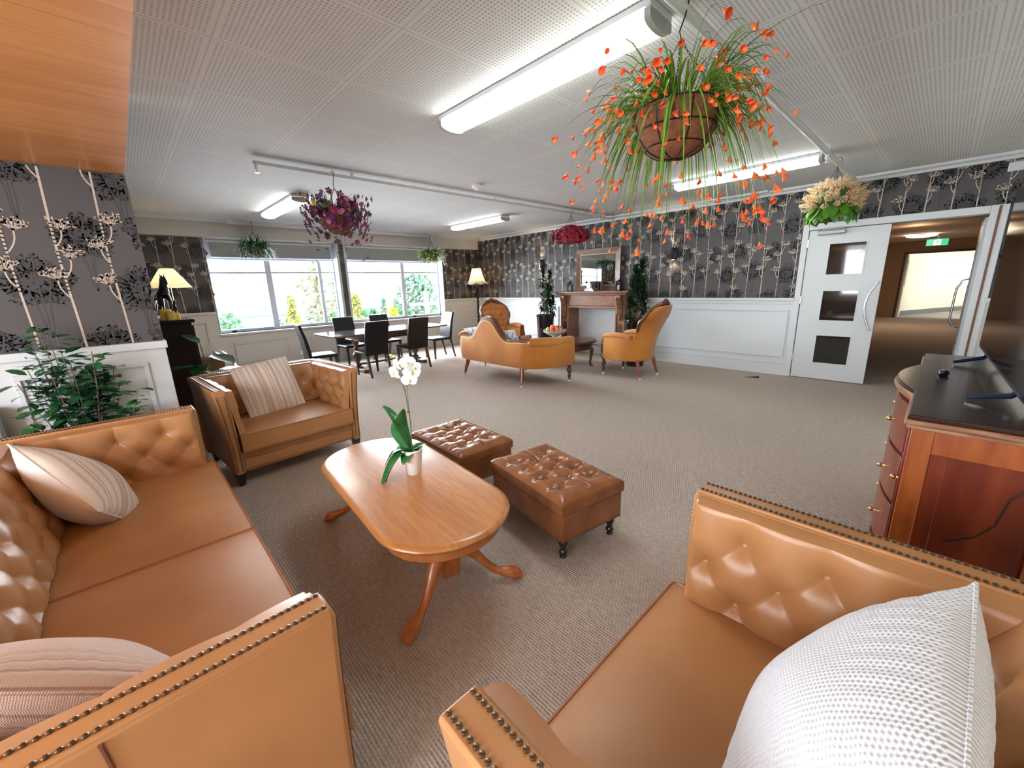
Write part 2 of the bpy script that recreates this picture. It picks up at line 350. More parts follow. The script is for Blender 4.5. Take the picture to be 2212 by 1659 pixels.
def wallpaper(mb, O, eu, nrm, u0_, u1_, v0, v1, holes=(), seed=3, off=0.0):
    """birch and umbel pattern printed on the paper: slots 1 dark leaf, 2 grey trunk, 3 beige"""
    O = Vector(O); eu = Vector(eu); nrm = Vector(nrm); ev = Vector((0, 0, 1)); R = random.Random(seed)
    CW, CH = .80, .66
    def ok(u, v):
        if not (u0_ < u < u1_ and v0 < v < v1): return False
        return not any(a < u < b and c < v < d for a, b, c, d in holes)
    def quad(pts, lift, slot):
        cu = sum(p[0] for p in pts)/4; cv = sum(p[1] for p in pts)/4
        if not ok(cu, cv): return
        mb.cur = slot
        mb.add([O+eu*min(max(a, u0_), u1_)+ev*min(max(b, v0), v1)+nrm*lift for a, b in pts], [(0, 1, 2, 3)])
    def seg(a, b, w0, w1, lift, slot):
        dx, dy = b[0]-a[0], b[1]-a[1]; L = math.hypot(dx, dy) or 1e-6; px, py = -dy/L, dx/L
        quad([(a[0]-px*w0/2, a[1]-py*w0/2), (a[0]+px*w0/2, a[1]+py*w0/2), (b[0]+px*w1/2, b[1]+py*w1/2), (b[0]-px*w1/2, b[1]-py*w1/2)], lift, slot)
    def crown(cx, cy, r, base_v):
        for q in range(3):                                    # grey twisting stems up through the crown
            x = cx+(q-1)*.012; y = base_v; pts = [(cx, y)]
            while y < cy+r*(.9-.3*abs(q-1)):
                y += .04; x += (q-1)*.008*(1 if y > cy-r else .15)+R.uniform(-.003, .003); pts.append((x, y))
            for a, b in zip(pts, pts[1:]): seg(a, b, .007, .006, .0008, 2)
        blob = [(cx+r*(.86+.14*math.sin(3*q+cx*9)+R.uniform(-.07, .07))*math.cos(q)*1.1, cy+r*(.86+R.uniform(-.1, .08))*math.sin(q)) for q in [TAU*i/18 for i in range(18)]]
        for i in range(18):
            p, q = blob[i], blob[(i+1) % 18]; quad([(cx, cy), ((cx+p[0])/2, (cy+p[1])/2), ((p[0]+q[0])/2, (p[1]+q[1])/2), ((cx+q[0])/2, (cy+q[1])/2)], .0003, 4); quad([((cx+p[0])/2, (cy+p[1])/2), p, q, ((cx+q[0])/2, (cy+q[1])/2)], .0003, 4)
        for i in range(400):
            a = R.uniform(0, TAU); q = r*math.sqrt(R.random())*(1+.12*math.sin(5*a)); x, y = cx+q*math.cos(a)*1.12, cy+q*math.sin(a)
            s = R.uniform(.004, .009); b = R.uniform(0, PI); seg((x-s*math.cos(b), y-s*math.sin(b)), (x+s*math.cos(b), y+s*math.sin(b)), s*1.25, s*.8, .0005, 1)
    def umbel(bx, by, ang, ln, r):
        pts = [(bx, by)]
        for i in range(1, 6):
            t = i/5; pts.append((bx+math.sin(ang*(1-.55*t))*ln*t, by+math.cos(ang*(1-.3*t))*ln*t))
        for a, b in zip(pts, pts[1:]): seg(a, b, .008, .006, .0014, 3)
        tx, ty = pts[-1]
        for i in range(11):
            a = -.95+1.9*i/10+R.uniform(-.08, .08)+ang*.2; l = r*R.uniform(.7, 1.2); ex_, ey_ = tx+math.sin(a)*l, ty+math.cos(a)*l
            seg((tx, ty), (ex_, ey_), .004, .003, .0014, 3)
            for q in range(4):
                b = a+R.uniform(-1.0, 1.0); s = r*R.uniform(.16, .30); m_ = R.uniform(.55, 1.0)
                px_, py_ = tx+math.sin(a)*l*m_, ty+math.cos(a)*l*m_
                seg((px_, py_), (px_+math.sin(b)*s, py_+math.cos(b)*s), .008, .006, .0016, 3)
    n0 = int(math.floor(u0_/CW))-1; n1 = int(math.ceil(u1_/CW))+1
    for i in range(n0, n1):
        U = i*CW+off
        for j in range(int(v0/CH)-1, int(v1/CH)+2):
            V = j*CH
            for cx, cy, r in ((.14, .50, .125), (.38, .20, .14), (.62, .46, .125), (.82, .14, .135)):
                if U+cx+r < u0_ or U+cx-r > u1_ or V+cy+r < v0 or V+cy-r > v1: continue
                crown(U+cx, V+cy, r, V+cy-.32)
            for bx, by, sg, ln in ((.10, .06, 1, .13), (.10, .30, -1, .12), (.31, .36, 1, .13), (.31, .44, -1, .10), (.50, .10, -1, .12), (.50, .22, 1, .12), (.71, .42, 1, .12), (.71, .30, -1, .10), (.10, .50, 1, .10), (.31, .16, -1, .11), (.50, .40, 1, .10), (.71, .08, -1, .11)):
                if ok(U+bx, V+by): umbel(U+bx, V+by, sg*.7, ln, .066)
        for tx_ in (.10, .31, .50, .71):       # birch trunks
            slot = 3; dash = True
            y = v0; x = U+tx_
            phs = R.uniform(0, 6)
            while y < v1:
                st = .022; xa = x+.006*math.sin(y*5+phs); xb = x+.006*math.sin((y+st)*5+phs)
                bark = math.sin(y*7+phs) > .15
                seg((xa, y), (xb, y+st), .0095 if tx_ != .5 else .012, .0095, .0011, slot)
                if bark and R.random() < .8:
                    seg((xa, y+.004), (xa+.001, y+.012), .016, .012, .0018, 1)
                y += st
    mb.cur = 0
papers = [paper, pdark, pmid, plight, pshade]

# north wall (fireplace wall) with the doorway
dx0, dx1, dzt = -1.38, .22, 2.03
w = MB(); w.box(XW-.3, dx0-.06, YF, YF+.15, 0, H); w.box(dx1+.06, 1.5, YF, YF+.15, 0, H); w.box(dx0-.06, dx1+.06, YF, YF+.15, dzt+.05, H)
wallpaper(w, (0, YF, 0), (1, 0, 0), (0, -1, 0), XW, XE, ZD, H-.05, holes=[(dx0-.09, dx1+.12, 0, 2.09)], seed=5)
struct(w.build('wall_north', papers, smooth=False, fix=False))
# west wall with two windows
WZ0, WZ1 = .745, 2.33; wins = [(1.17, 3.33), (3.50, 5.85)]
w = MB(); w.box(XW-.3, XW, -.1, wins[0][0], 0, H); w.box(XW-.3, XW, wins[0][1], wins[1][0], 0, H); w.box(XW-.3, XW, wins[1][1], YF, 0, H)
for a, b in wins: w.box(XW-.3, XW, a, b, 0, WZ0); w.box(XW-.3, XW, a, b, WZ1+.02, H)
wallpaper(w, (XW, 0, 0), (0, 1, 0), (1, 0, 0), YL, YF, ZD-.01, 2.34, holes=[(wins[0][0]-.0, wins[0][1]+.02, 0, 3), (wins[1][0]-.02, wins[1][1]+.04, 0, 3)], seed=8, off=.25)
struct(w.build('wall_west', papers, smooth=False, fix=False))
# dark wallpapered strip on the pier between the windows (the pier itself is painted)
# near left wall, return wall, east and south walls
w = MB(); w.box(XL-.12, XL, YS, YL, 0, 2.2)
wallpaper(w, (XL, 0, 0), (0, 1, 0), (1, 0, 0), YS, YL-.004, ZD, 2.15, seed=12, off=.10)
struct(w.build('wall_left', papers, smooth=False, fix=False))
w = MB(); w.box(XW-.3, XL-.12, YL-.15, YL, 0, H); struct(w.build('wall_return', [paper], smooth=False))
w = MB(); w.box(XE, XE+.12, YS-.1, YF, 0, H); struct(w.build('wall_east', [cream], smooth=False))
w = MB(); w.box(XL-.12, -2.3, YS-.12, YS, 0, H); w.box(.4, XE+.1, YS-.12, YS, 0, H); w.box(-2.3, .4, YS-.12, YS, 0, .75); w.box(-2.3, .4, YS-.12, YS, 2.25, H)
struct(w.build('wall_south', [cream], smooth=False))
# wainscot boards, dado rails and mouldings
def mould(mb, O, eu, nrm, u0_, u1_, v0, v1, w_=.022, d=.012):
    O = Vector(O); eu = Vector(eu); nrm = Vector(nrm); ev = Vector((0, 0, 1))
    for a, b, c_, d_ in ((u0_, u1_, v0, v0+w_), (u0_, u1_, v1-w_, v1), (u0_, u0_+w_, v0+w_, v1-w_), (u1_-w_, u1_, v0+w_, v1-w_)):
        mb.obox(O+eu*(a+b)/2+ev*(c_+d_)/2+nrm*d/2, eu, nrm, ev, (b-a)/2, d/2, (d_-c_)/2)
t = MB(); t.box(XW, dx0-.06, YF-.012, YF-.001, 0, ZD-.04); t.box(dx1+.1, XE, YF-.012, YF-.001, 0, ZD-.04)
for a, b in ((-8.4, -6.0), (-5.8, -3.75), (-3.6, -1.5)): mould(t, (0, YF-.012, 0), (1, 0, 0), (0, -1, 0), a, b, .27, .96, .020, .016)
t.box(XW, dx0-.06, YF-.02, YF-.012, .17, .185)
struct(t.build('trim_1', white, smooth=False))
t = MB(); t.box(XW, dx0-.06, YF-.035, YF-.001, ZD-.045, ZD); t.box(XW, dx0-.06, YF-.022, YF-.001, ZD-.09, ZD-.045); t.box(dx1+.1, XE, YF-.035, YF-.001, ZD-.045, ZD)
struct(t.build('trim_2', white, bevel=.006, smooth=False))
t = MB(); t.box(XW, dx0-.06, YF-.024, YF-.012, 0, .16); struct(t.build('baseboard_north', white, smooth=False))
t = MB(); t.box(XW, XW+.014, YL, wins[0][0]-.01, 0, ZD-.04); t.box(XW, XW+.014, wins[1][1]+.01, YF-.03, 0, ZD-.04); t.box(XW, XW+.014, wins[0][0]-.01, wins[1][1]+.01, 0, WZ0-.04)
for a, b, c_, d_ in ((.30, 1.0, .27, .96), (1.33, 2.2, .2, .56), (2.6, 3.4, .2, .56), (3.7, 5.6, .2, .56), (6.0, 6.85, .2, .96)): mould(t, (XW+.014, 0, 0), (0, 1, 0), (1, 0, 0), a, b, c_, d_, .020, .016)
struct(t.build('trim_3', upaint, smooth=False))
t = MB()
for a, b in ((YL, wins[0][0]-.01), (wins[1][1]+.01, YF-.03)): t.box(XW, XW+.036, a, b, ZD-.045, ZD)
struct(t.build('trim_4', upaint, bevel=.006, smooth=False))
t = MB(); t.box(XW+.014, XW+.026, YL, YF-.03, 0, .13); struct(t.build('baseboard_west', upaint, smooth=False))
t = MB(); t.box(XL, XL+.012, YS, YL, 0, ZD-.045)
for a, b in ((-.52, .062), (-1.5, -.75), (-2.5, -1.7)): mould(t, (XL+.012, 0, 0), (0, 1, 0), (1, 0, 0), a, b, .22, 1.0, .028, .014)
struct(t.build('trim_5', white, bevel=.004, smooth=False))
t = MB(); t.box(XL-.12, XL+.034, YS, YL+.012, ZD-.05, ZD); struct(t.build('trim_6', white, bevel=.006, smooth=False))
t = MB(); t.box(XL+.012, XL+.026, YS, YL, 0, .15); struct(t.build('baseboard_left', white, smooth=False))
# ceiling cornice along the north wall
t = MB(); t.prism([(YF, 2.535), (YF-.03, 2.535), (YF-.04, 2.56), (YF-.085, 2.575), (YF-.09, H), (YF, H)], XW, XE, 'x')
struct(t.build('trim_7', white, smooth=False))
t = MB(); t.box(-8.3, -1.9, YF-.17, YF-.10, 2.575, H-.001); struct(t.build('trim_8', white, smooth=False))
# bulkhead above the windows
XB = -8.36
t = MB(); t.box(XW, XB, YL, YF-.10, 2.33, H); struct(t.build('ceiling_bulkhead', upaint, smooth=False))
t = MB(); t.box(XB, XB+.10, YL, YF-.10, 2.555, H); struct(t.build('trim_9', white, smooth=False))
# painted pier, reveals, sills
t = MB(); t.box(XW-.02, XW+.012, wins[0][1]-.01, wins[0][1]+.04, WZ0, 2.33); t.box(XW-.02, XW+.012, wins[1][0]-.03, wins[1][0]+.012, WZ0, 2.33)
struct(t.build('trim_10', white, smooth=False))
pier = MB().box(XW+.001, XW+.006, wins[0][1]+.04, wins[1][0]-.03, WZ0-.05, 2.33).build('trim_11', mat('pier_paper', (.05, .045, .04), .6, n=(14, (.11, .1, .085), 4, (1, 1, .5))), smooth=False); struct(pier)
for n_, (a, b) in enumerate(wins):
    f = MB(); X0, X1 = XW-.24, XW-.19
    tz = 2.0
    f.box(X0, X1, a, b, WZ0, WZ0+.05); f.box(X0, X1, a, b, tz, tz+.34)
    ms = ((2.10, .05), (3.02, .03)) if n_ == 0 else ((4.86, .045),)
    rgt = b
    f.box(X0, X1, a, a+.04, WZ0, tz); f.box(X0, X1, b-.035, b, WZ0, tz)
    for m_, hw in ms: f.box(X0, X1+.01, m_-hw, m_+hw, WZ0, tz)
    ed = [a]+[q[0] for q in ms]+[b]
    for p, q in zip(ed, ed[1:]): f.box(X0+.005, X1-.005, p, q, 1.765, 1.80)
    o = f.build('window_%d' % (n_+1), chrome, bevel=.004, smooth=False); struct(o)
    g = MB().box(X0+.02, X0+.026, a+.03, b-.03, WZ0+.04, tz+.01).build('window_glass', glass, o)
    g['kind'] = 'structure'
    s_ = MB().box(XW-.19, XW+.045, a-.02, b+.02, WZ0-.035, WZ0).build('window_sill', white, o, bevel=.005); s_['kind'] = 'structure'
    r = MB(); r.box(XW-.185, XW+.004, b-.008, b, WZ0+.001, 2.33); r.box(XW-.185, XW+.004, a, a+.008, WZ0+.001, 2.33); r.box(XW-.185, XW+.004, a, b, 2.322, 2.33)
    o2 = r.build('window_reveal', white, o, smooth=False); o2['kind'] = 'structure'
    for lx in ((a+.2, a+.27) if n_ == 0 else (ms[0][0]+.18, ms[0][0]+.25),): MB().box(X1, X1+.02, lx[0], lx[1], WZ0+.005, WZ0+.03).build('window_latch', iron, o)
    # roller blind
    bl = empty('roller_blind', ['grey roller blind half raised in the left window above the head chair', 'grey roller blind half raised in the right window beside the floor lamp'][n_], 'blind', (XW-.10, (a+b)/2, 2.05), group='roller blinds in the windows')
    hw = (b-a)/2
    MB().box(-.004, .004, -hw+.09, hw-.09, 0, .24).build('blind_fabric', blindm, bl)
    MB().box(-.012, .012, -hw+.08, hw-.08, -.02, .0).build('bottom_rail', mat('blind_rail', (.45, .5, .6), .4), bl, bevel=.004)
    tb = MB(); tb.tube([(0, -hw+.05, .25), (0, hw-.05, .25)], .022, 12); tb.build('blind_roller', white, bl)
    ch = MB(); ch.tube([(.01, hw-.07, .24), (.012, hw-.068, -.55), (.012, hw-.05, -.6), (.012, hw-.035, -.55), (.01, hw-.04, .24)], .0022, 5); ch.build('pull_cord', whitebud, bl)
# south window (behind the camera)
f = MB(); f.box(-2.3, .4, YS-.09, YS-.04, .75, .80); f.box(-2.3, .4, YS-.09, YS-.04, 2.2, 2.25)
for q in (-2.3, -1.42, -.52, .35): f.box(q, q+.05, YS-.09, YS-.04, .8, 2.2)
struct(f.build('window_3', chrome, smooth=False))

# ---------------------------------------------------------------- doorway
fr = MB(); yF = YF-.03
fr.box(dx0-.07, dx0, yF, YF+.15, 0, 2.10); fr.box(dx0, dx1, yF, YF+.15, 2.02, 2.10); fr.box(dx1, dx1+.13, yF, YF+.02, 0, 2.10)
struct(fr.build('trim_12', white, bevel=.006, smooth=False))
fr = MB().box(dx1+.055, dx1+.075, yF-.004, YF+.0, 0, 2.09).build('trim_13', mat('door_seal', (.16, .07, .05), .6), smooth=False); struct(fr)
def leaf(o, w_, mirror=False):
    """local: hinge at 0, leaf along +x, room face at y=-.02"""
    f = MB(); zs = [0.01, .24, .62, .83, 1.22, 1.435, 1.825, 2.01]; x0, x1 = .24, .61
    f.box(0, x0, -.02, .02, .01, 2.01); f.box(x1, w_, -.02, .02, .01, 2.01)
    for a, b in ((.01, .24), (.62, .83), (1.22, 1.435), (1.825, 2.01)): f.box(x0, x1, -.02, .02, a, b)
    p = f.build('door_panel', white, o, smooth=False)
    for a, b in ((.24, .62), (.83, 1.22), (1.435, 1.825)):
        fr_ = MB(); mould(fr_, (0, -.02, 0), (1, 0, 0), (0, -1, 0), x0-.012, x1+.012, a-.012, b+.012, .013, .004); fr_.build('glazing_bead', white, o, smooth=False)
        MB().box(x0, x1, -.004, .004, a, b).build('glass_pane', darkglass, o, smooth=False)
    hd = MB(); xh = w_-.03
    for sg in (-1, 1):
        pts = [(xh, sg*.02, 1.33)]+[(xh-.085*math.sin(PI*q/12), sg*.065, 1.33-.61*q/12) for q in range(13)]+[(xh, sg*.02, .72)]
        hd.tube(pts, .011, 10)
    hd.build('door_handle', steel, o)
d1 = empty('door_1', 'closed white door leaf with three square panes and curved handle', 'door', (dx0+.01, YF-.005, 0)); d1['kind'] = 'structure'
leaf(d1, .815)
MB().box(.09, .39, -.075, -.022, 1.945, 2.0).build('door_closer', mat('closer_grey', (.35, .36, .38), .4, metal=.4), d1, bevel=.012)
MB().box(.14, .37, -.05, -.035, 2.01, 2.03).build('closer_arm', mat('closer_arm_grey', (.22, .23, .24), .4, metal=.4), d1)
hg = MB()
for z in (.25, 1.05, 1.8): hg.box(-.012, .006, -.03, -.018, z, z+.1)
hg.build('hinge', steel, d1)
d2 = empty('door_2', 'white door leaf standing open into the corridor', 'door', (dx1-.0, YF+.16, 0), PI/2); d2['kind'] = 'structure'
f = MB(); f.box(0, .34, -.02, .02, .01, 2.0); f.box(.52, .80, -.02, .02, .01, 2.0); f.box(.34, .52, -.02, .02, .01, .35); f.box(.34, .52, -.02, .02, 1.75, 2.0); f.build('door_panel', white, d2, smooth=False)
MB().box(.34, .52, -.004, .004, .35, 1.75).build('glass_pane', darkglass, d2)
hd = MB(); hd.tube([(.70, .02, 1.33), (.70, .07, 1.31), (.70, .105, 1.22)]+[(.70, .11, 1.15-.3*q/6) for q in range(7)]+[(.70, .105, .80), (.70, .07, .73), (.70, .02, .72)], .012, 10); hd.build('door_handle', steel, d2)
# ---------------------------------------------------------------- corridor beyond
brown = mat('corridor_dim_paint', (.30, .185, .11), .7); brownc = mat('corridor_dim_ceiling', (.42, .30, .20), .8)  # browns carry the corridor's dim light, put into the base colours
CX0, CX1, CY = -2.0, .62, 18.6
w = MB(); w.box(CX0-.1, CX0, YF+.15, CY, 0, 2.4); w.box(CX1, CX1+.1, YF+.15, CY, 0, 2.4)
w.box(CX0, -1.0, CY, CY+.1, 0, 2.4); w.box(.5, CX1, CY, CY+.1, 0, 2.4); w.box(-1.0, .5, CY, CY+.1, 2.02, 2.4)
struct(w.build('wall_corridor', brown, smooth=False))
struct(MB().box(CX0-.1, CX1+.1, YF+.15, CY+.1, 2.4, 2.5).build('ceiling_corridor', brownc, smooth=False))
f = MB(); f.box(-1.06, -1.0, CY-.03, CY+.12, 0, 2.05); f.box(.5, .56, CY-.03, CY+.12, 0, 2.05); f.box(-1.06, .56, CY-.03, CY+.12, 2.02, 2.08)
struct(f.build('trim_14', mat('dark_frame', (.05, .02, .03), .5), smooth=False))
f = MB(); f.box(-.98, -.94, CY+.15, CY+.95, 0, 2.0); o = f.build('door_3', cream, smooth=False); struct(o)
MB().box(-.99, -.93, CY+.3, CY+.8, 1.0, 1.85).build('glass_pane', darkglass, o)
f = MB(); f.box(CX1-.03, CX1-.002, 12.6, 13.6, 0, 2.05); o = f.build('door_4', mat('timber_door', (.40, .22, .1), .5), smooth=False); struct(o)
w = MB()
# angled cream wall with a window beyond the far doorway
A = Vector((-.95, 19.5, 0)); B = Vector((1.55, 25.5, 0)); e = (B-A).normalized(); n_ = Vector((e.y, -e.x, 0)); L_ = (B-A).length
def wb(mb, a, b, z0, z1, d0=0, d1=-.1):
    mb.obox(A+e*(a+b)/2+n_*(d0+d1)/2+Vector((0, 0, (z0+z1)/2)), e, n_, (0, 0, 1), (b-a)/2, abs(d1-d0)/2, (z1-z0)/2)
wb(w, 0, 1.35, 0, 2.6); wb(w, 1.35, L_+1, 0, .95); wb(w, 1.35, L_+1, 1.95, 2.6)
w.box(-2.2, A.x, A.y-.8, A.y+.05, 0, 2.6)
w.box(2.2, 2.3, 18.72, 27, 0, 2.6); w.box(1.6, 2.3, 27, 27.1, 0, 2.6)
struct(w.build('wall_beyond', mat('pale_yellow', (.75, .72, .55), .7), smooth=False))
b_ = MB(); wb(b_, 0, L_+1, 0, .16, .02, 0); struct(b_.build('baseboard_beyond', mat('slate_skirting', (.12, .13, .15), .6), smooth=False))
b_ = MB()
for q in (1.35, 1.9, 2.1, 2.7, 2.95, 3.6, 4.4): wb(b_, q, q+.09, .95, 1.95, -.02, -.08)
struct(b_.build('window_4', mat('beyond_frame', (.8, .78, .7), .5), smooth=False))
struct(MB().box(-2.2, 2.6, 18.72, 27, 2.6, 2.7).build('ceiling_beyond', white, smooth=False))
area('fill_beyond', (1.2, 21.5, 2.5), (0, 0, 0), 2.2, 5, 6, (.92, .96, 1))  # overhead fill added under the ceiling, stands in for daylight here
point('corridor_fill', (-.6, 12.5, 2.2), 9, (1, .72, .45), .12)  # unseen warm fill lamp, added to brighten the corridor
# corridor light and exit sign
cl = empty('corridor_light', 'oval ceiling light glowing in the brown corridor', 'ceiling light', (-.62, 15.5, 2.4))
q_ = MB(); q_.sphere((0, 0, -.03), .3, 20, 8, (1, .7, .16)); q_.build('diffuser', mat('warm_diffuser', (1, .9, .8), .5, emit=(1, .78, .55), es=45), cl)
MB().lathe([(.22, -.02), (.22, 0)], n=20).build('base_plate', white, cl)
es_ = empty('exit_sign', 'green running figure exit sign above corridor doorway', 'exit sign', (-.32, 16.4, 2.22))
MB().box(-.21, .21, -.015, .015, -.085, .085).build('sign_body', mat('exit_green', (.0, .20, .10), .4, emit=(.0, .42, .2), es=.9), es_)
MB().box(-.01, .01, -.01, .01, .085, .18).build('hanging_rod', white, es_)
fg = MB(); fg.box(-.07, .07, -.018, -.016, -.07, .07); fg.build('sign_panel', mat('exit_white', (.8, .9, .85), .5, emit=(.7, .95, .85), es=.8), es_)
fg = MB(); fg.sphere((.012, -.02, .045), .013, 8, 5, (1, .2, 1))
for a, b in (((.005, .03), (-.005, -.01)), ((-.005, -.01), (.025, -.03)), ((.025, -.03), (.02, -.06)), ((-.005, -.01), (-.02, -.035)), ((-.02, -.035), (-.045, -.04)), ((.005, .025), (.035, .01)), ((.005, .025), (-.025, .02))):
    fg.tube([(a[0], -.02, a[1]), (b[0], -.02, b[1])], .007, 6)
fg.build('running_figure', mat('exit_figure', (.0, .25, .12), .5, emit=(0, .35, .18), es=.5), es_)

# ---------------------------------------------------------------- outside
grd = MB().box(-120, -9.2, -80, 90, -1.75, -1.6).build('garden_ground', mat('garden', (.10, .13, .08), .9, n=(.3, (.16, .16, .12), 4))); grd['kind'] = 'stuff'; grd['label'] = 'bright garden ground below the windows'
def shrub(name, label, x, y, z0, h_, r, m, shape, seed, leaf=.16, n=420):
    R = random.Random(seed); t = empty(name, label, 'tree', (x, y, z0), group='trees outside the windows'); mb = MB()
    for i in range(n):
        a = R.uniform(0, TAU); q = math.sqrt(R.random()); zz = R.random()
        if shape == 'cone': rr_ = r*(1-zz)**.8+.05
        elif shape == 'loose': rr_ = r*(math.sin(PI*min(zz*.9+.1, 1))**.5)*(.6+.5*math.sin(7*a+9*zz))
        else: rr_ = r*math.sin(PI*min(.12+zz*.86, 1))**.5
        c = Vector((q*rr_*math.cos(a), q*rr_*math.sin(a), h_*(.08+.92*zz)))
        d = Vector((R.uniform(-1, 1), R.uniform(-1, 1), R.uniform(-.6, 1))).normalized(); e1 = d.orthogonal().normalized(); s = leaf*R.uniform(.6, 1.3)
        e2 = d.cross(e1); mb.add([c-e1*s, c+e2*s*.5, c+e1*s, c-e2*s*.5], [(0, 1, 2, 3)])
    mb.build('foliage', m, t, fix=False, smooth=False)
    tk = MB(); tk.tube([(0, 0, 0), (r*.05, 0, h_*.5), (0, 0, h_*.9)], lambda q: .12*(1-q)+.02, 6); tk.build('trunk', barkm, t)
def outm(n, a, b): return mat(n, tuple(q*.7 for q in a), .8, n=(1.2, tuple(q*.8 for q in b), 3))
og = outm('tree_green', (.14, .42, .2), (.3, .55, .3)); oy = outm('tree_yellow', (.52, .50, .06), (.60, .62, .22)); ob = outm('tree_bronze', (.40, .36, .2), (.55, .6, .4)); osg = outm('tree_sage', (.3, .5, .34), (.5, .66, .5)); ol = outm('tree_lime', (.6, .72, .0), (.75, .8, .1))
T_ = [  # kind, label, pixel-free world place at x=-16 plane: y, top z, radius, depth factor, material, shape, seed, leaf, n
 ('round_bush', 'pale green round bush outside, far left of the left window', 2.45, .78, .55, .95, og, 'ball', 1, .10, 420),
 ('conifer', 'narrow yellow conifer outside the left window', 4.40, 1.27, .42, 1.0, oy, 'cone', 2, .11, 500),
 ('loose_tree', 'tall loose bronze-green tree behind the left window mullion', 5.35, 2.45, .75, 1.14, ob, 'loose', 3, .12, 900),
 ('loose_tree', 'thin sage tree outside, right pane of the left window', 6.0, 1.9, .55, 1.26, ob, 'loose', 4, .12, 600),
 ('low_shrub', 'low green shrub outside, under the left window right pane', 5.85, .62, .35, .86, og, 'ball', 5, .09, 300),
 ('conifer', 'yellow-green conifer outside, left edge of the right window', 6.75, 1.28, .55, 1.0, oy, 'cone', 6, .12, 700),
 ('hedge_shrub', 'green hedge shrub outside below the right window, left', 7.25, .62, .75, .84, og, 'ball', 7, .10, 800),
 ('small_cypress', 'small dark green cypress outside the middle of the right window', 7.9, 1.04, .3, 1.2, og, 'cone', 8, .09, 350),
 ('lime_shrub', 'bright lime shrub outside the right window', 8.32, .66, .3, .93, ol, 'ball', 9, .10, 300),
 ('hedge_shrub', 'green hedge shrub outside beneath the big sage tree', 8.85, .60, .45, .84, og, 'ball', 10, .10, 500),
 ('large_tree', 'large sage-green tree filling the right pane of the right window', 9.55, 2.0, 1.15, 1.12, osg, 'ball', 11, .15, 2600),
 ('low_shrub', 'low green shrub outside, under the left window mullion', 3.95, .45, .3, .86, og, 'ball', 12, .09, 250)]
for nm_, lb_, y_, zt_, r_, k_, m_, sh_, sd_, lf_, n_ in T_:
    zt2 = 1.42+(zt_-1.42)*k_; zb = -1.6; shrub(nm_, lb_, -16*k_, y_*k_, zb, zt2-zb, r_*k_, m_, sh_, sd_, lf_, n_)
far = empty('distant_building', 'pale long building with rows of windows far beyond the garden', 'building', (-70, 22, -1.6))
MB().box(-4, 4, -10, 9, 0, 5.2).build('wall', mat('far_wall', (.8, .82, .83), .9), far, smooth=False)
many('window', MB().box(4, 4.05, -.7, .7, -.4, .4), mat('far_windows', (.5, .55, .58), .6), far, [Matrix.Translation((0, -8.3+i*2, 1.0+j*1.6)) for i in range(9) for j in range(3)])
pl = MB(); pl.box(-.06, .06, -.06, .06, 0, 4.2); pl.box(-.05, .05, -.7, .7, 3.7, 3.8); tag(pl.build('utility_pole', mat('pole', (.75, .72, .68), .8), loc=(-13.2, 8.22, -2.9)), 'pale utility pole with crossarm in front of the big tree', 'pole')

# ---------------------------------------------------------------- ceiling fittings
def batten(x0, x1, y, label, w_=.19):
    t = empty('fluorescent_batten', label, 'ceiling light', ((x0+x1)/2, y, H-.001), group='fluorescent ceiling lights'); h_ = (x1-x0)/2
    prof = [(w_/2*math.cos(a), -.062-.028*math.sin(a)) for a in [PI*i/10 for i in range(11)]]
    prof = [(w_/2, -.03)]+prof+[(-w_/2, -.03)]
    MB().prism(prof, -h_+.03, h_-.03, 'x').build('diffuser', lampw, t)
    MB().box(-h_, h_, -w_/2-.004, w_/2+.004, -.03, 0).build('light_body', white, t, bevel=.004)
    for s in (-1, 1):
        MB().prism([(a*1.04, b-.004) for a, b in prof], s*(h_-.03), s*h_, 'x').build('end_cap', mat('cap_grey', (.35, .36, .36), .5) if 'cap_grey' not in bpy.data.materials else bpy.data.materials['cap_grey'], t)
batten(-2.66, -1.05, 1.97, 'largest fluorescent light, nearest to the camera above the coffee table')
batten(-2.53, -1.02, 5.32, 'long fluorescent light near the doorway end of the room')
batten(-7.25, -5.72, 1.87, 'fluorescent light near the left window, beside the purple flower basket')
batten(-6.92, -5.42, 5.08, 'fluorescent light above the dining table end near the floor lamp')
def pipe(x0, y0, x1, y1, z, r, label, hang=(), hd_=0):
    t = MB(); t.tube([(x0, y0, z), (x1, y1, z)], r, 12)
    for q in hang: t.box(x0-.012, x0+.012, q-.012, q+.012, z, H)
    o = tag(t.build('sprinkler_pipe', white), label, 'pipe')
    s_ = MB(); s_.lathe([(.012, .06), (.014, .02), (.02, .015), (.006, .0), (.006, -.02), (.02, -.022), (.02, -.026)], n=12); s_.v = [(x+x0, y+hd_, z_+z-.06) for x, y, z_ in s_.v]; s_.build('sprinkler_head', porc, o)
pipe(-.93, -.0+.2, -.93, 6.93, 2.52, .024, 'thick white ceiling pipe running above the two right-hand flower baskets', (1.2, 3.0, 5.0), 4.95)
pipe(-4.47, 1.1, -4.47, 6.93, 2.565, .016, 'thin white ceiling pipe running to the mirror side of the room', (2.0, 4.0, 6.0), 1.12)
pipe(-8.05, 1.45, -8.05, 5.3, 2.52, .013, 'slim white pipe in front of the window bulkhead', (1.5, 3.3, 5.2), 5.28)
t = empty('smoke_detector', 'round white smoke detector on the ceiling near room centre', 'smoke detector', (-4.07, 3.36, H))
MB().lathe([(.055, 0), (.055, -.02), (.045, -.03), (.0, -.03)], n=24).build('base', porc, t); MB().lathe([(.03, -.03), (.032, -.05), (.02, -.055), (0, -.055)], n=20).build('sensor', porc, t)
